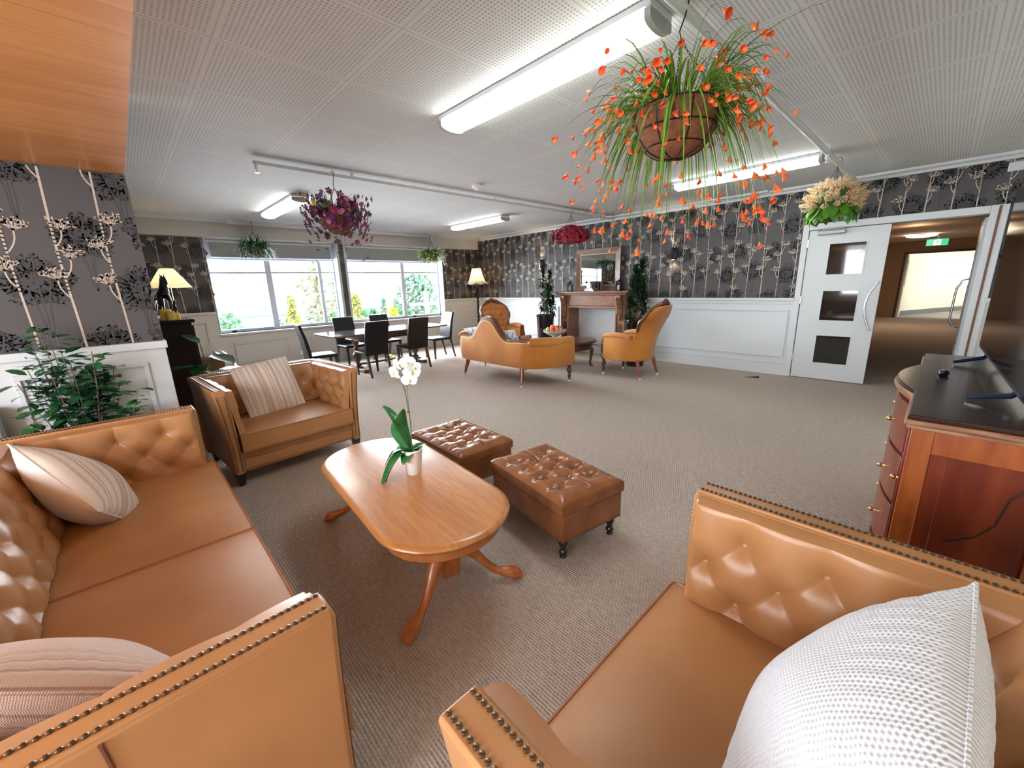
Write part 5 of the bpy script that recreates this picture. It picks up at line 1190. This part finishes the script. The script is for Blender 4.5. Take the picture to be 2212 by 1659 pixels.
m_ = MB(); m_.lathe([(.058, 0), (.058, .002), (0, .002)], n=32, cap=False); m_.xf(Matrix.Translation((0, -.057, .105)) @ Matrix.Rotation(PI/2, 4, 'X')); dl = m_.build('dial', mat('dial_white', (.85, .86, .88), .4), ck)
m_ = MB()
for i in range(12):
    a = TAU*i/12; m_.obox((.046*math.sin(a), -.060, .105+.046*math.cos(a)), (math.cos(a), 0, -math.sin(a)), (0, 1, 0), (math.sin(a), 0, math.cos(a)), .0022, .0006, .007)
m_.build('hour_marks', iron, dl)
for a, L_ in ((-1.1, .028), (.75, .042)):
    m_ = MB(); m_.tube([(0, -.061, .105), (L_*math.sin(a), -.061, .105+L_*math.cos(a))], .0016, 5); m_.build('clock_hand', iron, dl)
def lantern(x, label, s):
    t = empty('mantel_lantern', label, 'lantern', (x, 6.62, 1.265), .2, group='small dark lanterns on the mantel')
    m_ = MB(); w = .045
    m_.box(-w, w, -w, w, 0, .015); m_.box(-w, w, -w, w, .16, .172)
    for a in (-w, w-.008):
        for b in (-w, w-.008): m_.box(a, a+.008, b, b+.008, .015, .16)
    m_.lathe([(.045, .172), (.02, .195), (.008, .2)], n=4)
    m_.build('lantern_frame', iron, t)
    m_ = MB()
    for face in range(4):
        c, s_ = math.cos(face*PI/2), math.sin(face*PI/2)
        for i in range(3):
            for j in range(4):
                for k_ in (-1, 1):
                    u = -.028+.028*i; z = .033+.037*j; p0 = Vector((u-.012, -w+.003, z-.016*k_)); p1 = Vector((u+.012, -w+.003, z+.016*k_))
                    q = [Vector((p.x*c-p.y*s_, p.x*s_+p.y*c, p.z)) for p in (p0, p1)]; m_.tube(q, .002, 4)
    m_.build('lattice', iron, t); MB().lathe([(.025, 0), (.025, .09), (0, .095)], (0, 0, .016), 12).build('candle', porc, t)
    m_ = MB(); m_.tube([(.012*math.cos(a), 0, .205+.012*math.sin(a)) for a in [TAU*i/12 for i in range(13)]], .002, 5); m_.build('ring', iron, t)
lantern(-5.22, 'dark lattice lantern with white candle, left of the mirror', 1)
lantern(-4.10, 'dark lattice lantern right of the mirror', 1)

# =================================================================== WALL SCONCES
for x, lb in ((-6.27, 'black up-down wall light left of the fireplace'), (-3.25, 'black up-down wall light right of the fireplace')):
    t = empty('wall_sconce', lb, 'wall light', (x, YF-.002, 1.86), group='black up-down wall lights')
    m_ = MB(); m_.loft([[(s*w, y, z) for s, y in ((-1, 0), (-1, -.03), (-.35, -.085), (.35, -.085), (1, -.03), (1, 0))] for w, z in ((.035, -.10), (.065, -.04), (.065, .04), (.035, .10))]); m_.build('sconce_body', blackwood, t, smooth=False)
    MB().box(-.02, .02, -.06, -.03, .095, .101).build('upper_lens', mat('warm_lens', (1, .9, .7), .4, emit=(1, .8, .5), es=14) if 'warm_lens' not in bpy.data.materials else bpy.data.materials['warm_lens'], t)
    MB().box(-.02, .02, -.06, -.03, -.101, -.095).build('lower_lens', bpy.data.materials['warm_lens'], t)
    for s in (-1, 1):
        spot('sconce_beam', (x, YF-.055, 1.86+s*.108), (0 if s < 0 else PI, 0, 0), 5.0, (1, .80, .5), 1.75, .12)

# =================================================================== PLANTS IN POTS
def dracaena(label, x, y, heads, seed):
    t = empty('dracaena_plant', label, 'potted plant', (x, y, 0), group='tall dracaenas beside the fireplace')
    MB().lathe([(0, 0), (.14, 0), (.155, .02), (.185, .76), (.195, .78), (.195, .81), (.175, .81), (.17, .74), (0, .74)], n=32, cap=False).build('pot', glossblack, t)
    MB().lathe([(0, .765), (.17, .75)], n=16, cap=False).build('soil', soil, t); R = random.Random(seed)
    for hx, hy, z, L in heads:
        m_ = MB(); m_.tube([(hx*.25, hy*.25, .74), (hx*.5, hy*.5, (z+.74)/2), (hx, hy, z)], .008, 6); m_.build('cane', barkm, t)
        m_ = MB()
        for i in range(80):
            a = R.uniform(0, TAU); zz = z-.20+.30*i/80; l = L*R.uniform(.75, 1.1); el = -.6+1.8*i/80+R.uniform(-.15, .15); d = Vector((math.cos(a)*math.cos(el), math.sin(a)*math.cos(el), math.sin(el)))
            s = Vector((-math.sin(a), math.cos(a), 0)); b_ = Vector((hx, hy, zz)); w = .021; c_ = b_+d*l*.5+Vector((0, 0, .01)); e_ = b_+d*l+Vector((0, 0, -.035*(1-el*.3)))
            m_.add([b_-s*w*.4, b_+s*w*.4, c_+s*w, c_-s*w, e_], [(0, 1, 2, 3), (3, 2, 4)])
        m_.build('leaf_rosette', leafC, t, fix=False)
dracaena('tall dracaena in gloss black pot left of the fireplace', -5.68, 6.38, [(-.06, 0, 1.58, .15), (.12, .02, 1.54, .14), (-.10, .05, 1.12, .16), (.12, -.04, 1.14, .16), (.02, .06, 1.26, .15), (.2, .0, 1.05, .13)], 3)
dracaena('tall dracaena in gloss black pot right of the fireplace', -3.54, 6.30, [(.06, 0, 1.60, .17), (-.06, .02, 1.50, .16), (-.10, .02, 1.28, .17), (.10, -.04, 1.30, .17), (.02, .06, 1.15, .17), (.12, .04, 1.05, .16), (-.12, -.03, 1.02, .15), (.0, 0, 1.42, .15)], 4)

def leafblade(mb, base, d, up, L, W_, fold=.18):
    d = Vector(d).normalized(); s = d.cross(Vector(up)); s = s.normalized() if s.length > .05 else d.orthogonal().normalized(); n_ = s.cross(d); b = Vector(base)
    v = [b]; 
    for q, w in ((.25, .8), (.55, 1.0), (.82, .6)):
        c_ = b+d*L*q-n_*L*.10*q*q; v += [c_-s*W_/2*w+n_*fold*W_*w*.5, c_, c_+s*W_/2*w+n_*fold*W_*w*.5]
    v.append(b+d*L-n_*L*.14)
    mb.add(v, [(0, 2, 1), (0, 3, 2), (1, 2, 5, 4), (2, 3, 6, 5), (4, 5, 8, 7), (5, 6, 9, 8), (7, 8, 10), (8, 9, 10)])
cp = empty('camellia_plant', 'leafy camellia-like pot plant between the long sofa and the left wall', 'potted plant', (-3.41, -.27, 0))
MB().lathe([(0, 0), (.12, 0), (.15, .26), (.16, .27), (.16, .30), (.145, .30), (.14, .25), (0, .25)], n=24, cap=False).build('pot', potwhite, cp)
MB().lathe([(0, .27), (.14, .26)], n=16, cap=False).build('soil', soil, cp)
R = random.Random(21); lf = MB(); stt = MB()
for i in range(34):
    a0 = R.uniform(-.26, .30); top = Vector((R.uniform(-.11, .10), a0*1.0, 0)); h_ = 1.30-abs(a0+.05)*1.25-R.uniform(0, .35) if i > 3 else (1.28, 1.22, 1.12, 1.05)[i]
    if i < 4: top.y = (-.08, -.02, .10, -.16)[i]
    pts = [Vector((0, 0, .25)), Vector((top.x*.4, top.y*.35, .25+(h_-.25)*.4)), Vector((top.x*.8, top.y*.8, .25+(h_-.25)*.75)), Vector((top.x, top.y, h_))]
    stt.tube(pts, .0022, 5)
    for k_ in range(26):
        q = .28+.72*k_/25; f_ = q*3; j = min(2, int(f_)); p = pts[j].lerp(pts[j+1], f_-j); a = R.uniform(0, TAU); el = R.uniform(-.35, .5)
        d = Vector((math.cos(a)*math.cos(el), math.sin(a)*math.cos(el), math.sin(el))); leafblade(lf, p+d*.015, d, (R.uniform(-.4, .4), R.uniform(-.4, .4), 1), R.uniform(.06, .095), R.uniform(.036, .052))
lf.build('foliage', leafB, cp, fix=False); stt.build('stems', barkm, cp)
# keep every leaf on the room side of the wall panel
for o in cp.children:
    for v in o.data.vertices:
        if v.co.x < -.135: v.co.x = -.135
        if v.co.x > .155 and v.co.z < .8: v.co.x = .155
ph_ = empty('philodendron_plant', 'broad dark-leaved plant behind the leather armchair by the dark cabinet', 'potted plant', (-4.66, .50, 0))
MB().lathe([(0, 0), (.09, 0), (.11, .2), (.10, .2), (0, .19)], n=20, cap=False).build('pot', glossblack, ph_)
lf = MB(); stt = MB()
for a, el, h_, L, W_ in [(a, e_, h2, L*1.35, W2*1.45) for a, e_, h2, L, W2 in ((-2.6, .5, .98, .17, .075), (.5, -.2, .88, .20, .12), (1.2, -.7, .90, .18, .10), (2.6, -.1, .84, .22, .11), (-1.2, .1, .78, .22, .12), (3.4, -.3, .76, .20, .10), (.0, .2, .72, .2, .11), (-.6, -.2, .80, .16, .10), (2.0, .1, .70, .2, .11))]:
    d = Vector((math.cos(a)*math.cos(el), math.sin(a)*math.cos(el), math.sin(el))); b_ = Vector((math.cos(a)*.06, math.sin(a)*.06, h_)); stt.tube([(0, 0, .19), (b_.x*.5, b_.y*.5, .19+(h_-.19)*.6), tuple(b_)], .004, 5); leafblade(lf, b_, d, (0, 0, 1), L, W_)
lf.build('foliage', mat('broad_leaf', (.008, .05, .012), .3, coat=.1, n=(5, (.02, .10, .02), 2)), ph_, fix=False); stt.build('stems', stemm, ph_)
for o in ph_.children:
    for v in o.data.vertices: v.co.y = max(v.co.y, -.30); v.co.x = max(v.co.x, -.16)
hb = empty('panel_heater', 'pale grey box heater against the left wall, behind sofa corner', 'heater', (-3.50, -.72, .35))
MB().box(-.055, .055, -.12, .12, .0, .50).build('casing', mat('heater_grey', (.6, .64, .66), .5), hb, bevel=.012); MB().box(-.05, .05, -.10, .10, -.35, 0).build('stand', mat('heater_stand', (.4, .42, .44), .5), hb)

# =================================================================== HANGING BASKETS
def chain_basket(t, hook_z, rim_z, r, depth, n_ch=4, hook_r=.03, liner=coir):
    """local origin at the pipe; z values relative"""
    prof = [(0, rim_z-depth)]+[(r*math.sin(a)**.8, rim_z-depth*math.cos(a)) for a in [PI/2*i/10 for i in range(1, 11)]]+[(r*.96, rim_z+.004), (r*.94, rim_z-.02), (0, rim_z-.03)]
    MB().lathe(prof, n=32, cap=False).build('coir_liner', liner, t)
    w = MB()
    for a in (PI*.22, PI*.36, PI*.5): rr2 = r*math.sin(a)**.8*1.02; zz = rim_z-depth*math.cos(a); w.tube([(rr2*math.cos(b), rr2*math.sin(b), zz) for b in [TAU*i/32 for i in range(33)]], .003, 5)
    for k_ in range(8):
        b = TAU*k_/8; w.tube([(r*1.02*math.sin(a)**.8*math.cos(b), r*1.02*math.sin(a)**.8*math.sin(b), rim_z-depth*math.cos(a)*1.01) for a in [PI/2*i/8 for i in range(9)]], .0025, 5)
    w.build('wire_frame', iron, t)
    ch = MB()
    for k_ in range(n_ch):
        a = TAU*k_/n_ch+.4; p0 = Vector((0, 0, hook_z)); p1 = Vector((r*math.cos(a), r*math.sin(a), rim_z)); L = (p1-p0).length; n_ = max(6, int(L/.017)); d = (p1-p0)/L; s = d.orthogonal().normalized(); q = d.cross(s)
        for i in range(n_):
            c_ = p0+d*L*(i+.5)/n_; e1 = s if i % 2 else q; ch.tube([c_+d*.011*math.cos(b)+e1*.0045*math.sin(b) for b in [TAU*j/6 for j in range(7)]], .0013, 4, cap=False)
    ch.build('chains', iron, t)
    hk = MB(); hk.tube([(hook_r*math.cos(a)*1.0, 0, .0+hook_r*math.sin(a)) for a in [PI*1.0-PI*1.15*i/10 for i in range(11)]]+[(hook_r*.4, 0, hook_z*.45), (-.008, 0, hook_z*.75), (0, 0, hook_z)], .003, 6); hk.build('hook', iron, t)
def cone_flower(L=.030, R_=.013):
    mb = MB(); n = 8; rings = []
    for q, r in ((0, .12), (.4, .42), (.75, .8), (1, 1.25)):
        rings.append([(R_*r*math.cos(TAU*k_/n), R_*r*math.sin(TAU*k_/n), L*q+(L*.35*math.cos(TAU*k_/n) if q == 1 else 0)) for k_ in range(n)])
    mb.loft(rings, True, False); return mb
def star_flower(n=5, r=.016, cup=.3):
    mb = MB()
    for i in range(n):
        a = TAU*i/n; c, s = math.cos(a), math.sin(a); P = [(0, 0, 0), (r*.6, -r*.36, r*cup), (r, 0, r*cup*1.2), (r*.6, r*.36, r*cup)]; mb.add([(x*c-y*s, x*s+y*c, z) for x, y, z in P], [(0, 1, 2, 3)])
    return mb
def curve(base, d, L, lift, drop, n=7):
    """arching blade path"""
    out = []; 
    for i in range(n+1):
        q = i/n; out.append(Vector(base)+Vector((d[0], d[1], 0))*L*(q-.12*q*q*drop)+Vector((0, 0, lift*math.sin(q*PI*.6)-drop*L*q*q)))
    return out
def blade(mb, P, w):
    n = len(P); vs = []
    for i, p in enumerate(P):
        t_ = (P[min(i+1, n-1)]-P[max(i-1, 0)]).normalized(); s = t_.cross(Vector((0, 0, 1))); s = s.normalized() if s.length > .1 else t_.orthogonal().normalized(); ww = w*(1-(i/(n-1))**2*.92)*(.5+.5*min(1, i/2)); nn = s.cross(t_)
        vs += [p-s*ww+nn*ww*.4, p, p+s*ww+nn*ww*.4]
    mb.add(vs, [(i*3+j, i*3+j+1, (i+1)*3+j+1, (i+1)*3+j) for i in range(n-1) for j in range(2)])
def hang(name, label, x, y, zp, **k): return empty('hanging_basket', label, 'hanging basket', (x, y, zp), group='hanging flower baskets')

# 1 near basket: orange bell flowers, arching grass
b1 = hang('', 'large hanging basket of arching grass with orange bell flowers, nearest', -.93, 1.92, 2.545)
chain_basket(b1, -.14, -.405, .178, .19, hook_r=.027)
R = random.Random(11); g = MB(); fl_ = []; stm = MB()
for i in range(430):
    a = R.uniform(0, TAU); u = R.random(); 
    if u < .30: L, li, dr = R.uniform(.16, .32), R.uniform(.10, .26), R.uniform(.1, .5)
    elif u < .6: L, li, dr = R.uniform(.26, .42), R.uniform(.06, .14), R.uniform(.4, 1.0)
    else: L, li, dr = R.uniform(.22, .36), R.uniform(.03, .10), R.uniform(1.0, 1.75)
    b0 = (R.uniform(.3, .95)*.15*math.cos(a), R.uniform(.3, .95)*.15*math.sin(a), -.415)
    P = curve(b0, (math.cos(a), math.sin(a)), L, li, dr); 
    for p in P: p.z = min(p.z, -.035)
    if dr > .9 and math.cos(a-1.55+PI) > .35 and R.random() < .75: continue
    g.cur = 1 if R.random() < .35 else 0
    blade(g, P, .0055)
    if R.random() < (.42 if u < .6 else .75): d_ = (P[-1]-P[-2]).normalized(); fl_.append(zto(d_, P[-1], R.uniform(.6, .95), R.uniform(0, 6)))
for k_ in range(110):
    a = R.uniform(0, TAU); L, li, dr = R.uniform(.1, .3), R.uniform(.06, .25), R.uniform(.2, 1.2); P = curve((.1*math.cos(a), .1*math.sin(a), -.415), (math.cos(a), math.sin(a)), L, li, dr); stm.tube(P, .0014, 4); d_ = (P[-1]-P[-2]).normalized()+Vector((R.uniform(-.4, .4), R.uniform(-.4, .4), R.uniform(-.4, .4))); fl_.append(zto(d_, P[-1], R.uniform(.55, .9), 0))
for a, L, li in ((.55, .15, .62), (.9, .30, .58), (-.05, .55, .30)):
    P = curve((0, 0, -.415), (math.cos(a), math.sin(a)), L, li*.62, .0); blade(g, P, .006); fl_.append(zto((P[-1]-P[-2]), P[-1], 1.25, 0))
g.build('grass_blades', [leafA, leafE], b1, fix=False); stm.build('flower_stems', stemm, b1)
many('bell_flower', cone_flower(), orange, b1, fl_, 100, key=lambda m: m.translation.y)
# 2 purple / magenta basket
b2 = hang('', 'purple and pink petunia hanging basket with red geranium, by the left window', -4.47, 1.80, 2.575)
chain_basket(b2, -.13, -.42, .155, .16)
R = random.Random(12); g = MB(); fA, fB, fC, fD = [], [], [], []
for i in range(360):
    a = R.uniform(0, TAU); L, li, dr = R.uniform(.05, .26), R.uniform(.02, .26), R.uniform(.0, 1.3); P = curve((.09*math.cos(a), .09*math.sin(a), -.42), (math.cos(a), math.sin(a)), L, li, dr, 5)
    g.cur = 1 if R.random() < .3 else 0; blade(g, P, .004)
    d_ = (P[-1]-P[-2]).normalized()+Vector((math.cos(a), math.sin(a), .1)); q = R.random(); (fA if q < .74 else fB if q < .84 else fC if q < .985 else fD).append(zto(d_, P[-1], R.uniform(1.0, 1.7)))
for i in range(14):
    a = R.uniform(0, TAU); P = curve((.12*math.cos(a), .12*math.sin(a), -.43), (math.cos(a), math.sin(a)), R.uniform(.12, .24), .0, R.uniform(1.2, 2.0), 6); blade(g, P, .002); fC.append(zto((P[-1]-P[-2]), P[-1], 1.1))
g.build('leaves', [leafF, leafE], b2, fix=False)
sf_ = star_flower(5, .024, .4)
many('magenta_flower', sf_, magenta, b2, fA, 60, key=lambda m: m.translation.y-m.translation.x*.5); many('pink_flower', star_flower(6, .019, .2), pink, b2, [m for m in fB if m.translation.x > 0], 60); many('purple_flower', sf_, purple, b2, fC, 60)
many('yellow_flower', sf_, yellowp, b2, fD, 20)
m_ = MB(); m_.sphere((.17, -.10, -.40), .032, 12, 8); m_.build('red_geranium', redhot, b2)
# 3 green spiky basket on the window pipe
def grass_basket(label, x, y, zp, seed, budm, liner=coir, rim=-.37, nb=260, Ls=(.12, .27), w=.004, mats=(leafF, leafA), budn=.35, bs=.010, up=.16):
    t = hang('', label, x, y, zp); chain_basket(t, -.12, rim, .14, .14, liner=liner); R = random.Random(seed); g = MB(); bd = []
    for i in range(nb):
        a = R.uniform(0, TAU); L, li, dr = R.uniform(*Ls), R.uniform(.02, up), R.uniform(.1, 1.5); P = curve((.09*math.cos(a), .09*math.sin(a), rim), (math.cos(a), math.sin(a)), L, li, dr, 6); g.cur = i % 3 == 0 and 1 or 0; blade(g, P, w*1.6)
        if R.random() < budn: bd.append(Matrix.Translation(P[-1]))
    g.build('leaves', list(mats), t, fix=False); many('bud', MB().sphere((0, 0, 0), bs, 6, 4, (.8, .8, 1.2)), budm, t, bd, 60, key=lambda m: -m.translation.x); return t
grass_basket('dark green spiky hanging basket with tiny white buds, over the left window', -8.05, 1.80, 2.53, 13, whitebud, liner=mat('dark_liner', (.05, .015, .02), .8), up=.2, bs=.006, w=.0055, nb=300, mats=(leafB, leafF))
grass_basket('bushy green hanging basket with lime buds at the right window end', -8.05, 5.24, 2.53, 14, limebud, up=.14, bs=.012, nb=360, mats=(leafF, leafE), budn=.45, w=.006)
# 5 crimson mound basket
b5 = hang('', 'dome-shaped crimson hanging basket in front of fireplace wall', -4.47, 5.68, 2.575)
chain_basket(b5, -.05, -.36, .17, .12)
R = random.Random(15); ms = []
for i in range(420):
    a = R.uniform(0, TAU); v = R.uniform(-.55, 1); rr2 = math.sqrt(max(0, 1-v*v)); kq = R.uniform(.88, 1.1); p = Vector((.27*kq*rr2*math.cos(a), .27*kq*rr2*math.sin(a), -.385+.135*v*kq)); ms.append(zto(Vector((p.x, p.y, (p.z+.385)*2)), p, R.uniform(.9, 1.4), R.uniform(0, 6)))
many('crimson_blossom', star_flower(6, .032, .5), redp, b5, ms, 100, key=lambda m: m.translation.y)
m_ = MB(); m_.sphere((0, 0, -.385), .235, 18, 10, (1, 1, .48)); m_.build('inner_foliage', mat('dark_crimson', (.12, .008, .015), .8), b5)
# 6 cream flower basket by the doorway
b6 = hang('', 'hanging basket of cream astilbe spikes over broad green leaves, near doorway', -.93, 5.50, 2.545)
chain_basket(b6, -.06, -.42, .16, .14)
R = random.Random(16); ms = []; lf = MB()
def spike():
    mb = MB()
    for i in range(26):
        q = i/26; a = i*2.4; r = .022*(1-q)**.7+.003; mb.sphere((r*math.cos(a), r*math.sin(a), .1*q), .0085*(1-q*.5), 5, 3)
    return mb
for i in range(130):
    a = R.uniform(0, TAU); v = R.uniform(-.35, 1); rr2 = math.sqrt(max(0, 1-v*v)); d_ = Vector((rr2*math.cos(a), rr2*math.sin(a), v*.75+.08)); p = Vector((.19*rr2*math.cos(a), .19*rr2*math.sin(a), -.39+.15*v)); ms.append(zto(d_, p, R.uniform(.8, 1.15), R.uniform(0, 6)))
many('flower_spike', spike(), creamp, b6, ms, 100, key=lambda m: m.translation.y)
m_ = MB(); m_.sphere((0, 0, -.37), .19, 16, 9, (1, 1, .7)); m_.build('inner_foliage', leafF, b6)
for i in range(60):
    a = R.uniform(0, TAU); el = R.uniform(-1.4, -.55); d_ = Vector((math.cos(a)*math.cos(el), math.sin(a)*math.cos(el), math.sin(el))); leafblade(lf, (math.cos(a)*.16, math.sin(a)*.16, -.43), d_, (math.cos(a), math.sin(a), .5), R.uniform(.12, .20), R.uniform(.07, .11))
lf.build('leaves', mat('bright_leaf', (.04, .17, .015), .4, n=(6, (.12, .30, .02), 2)), b6, fix=False)

# door wedge on the carpet, socket on the window wall
m_ = MB(); m_.prism([(-.09, 0), (.09, 0), (.09, .03)], -.02, .02, 'y'); tag(m_.build('door_wedge', blackwood, loc=(-1.76, 6.52, 0), rot=(0, 0, .2)), 'small black door wedge on the carpet left of the white door', 'door wedge')
ws = empty('power_outlet', 'white plug and socket low on the wall under the left window', 'socket', (XW+.022, 2.43, .26)); MB().box(-.006, .006, -.055, .055, -.035, .035).build('faceplate', porc, ws, bevel=.003); MB().box(.006, .035, -.02, .02, -.02, .02).build('plug', porc, ws, bevel=.004)
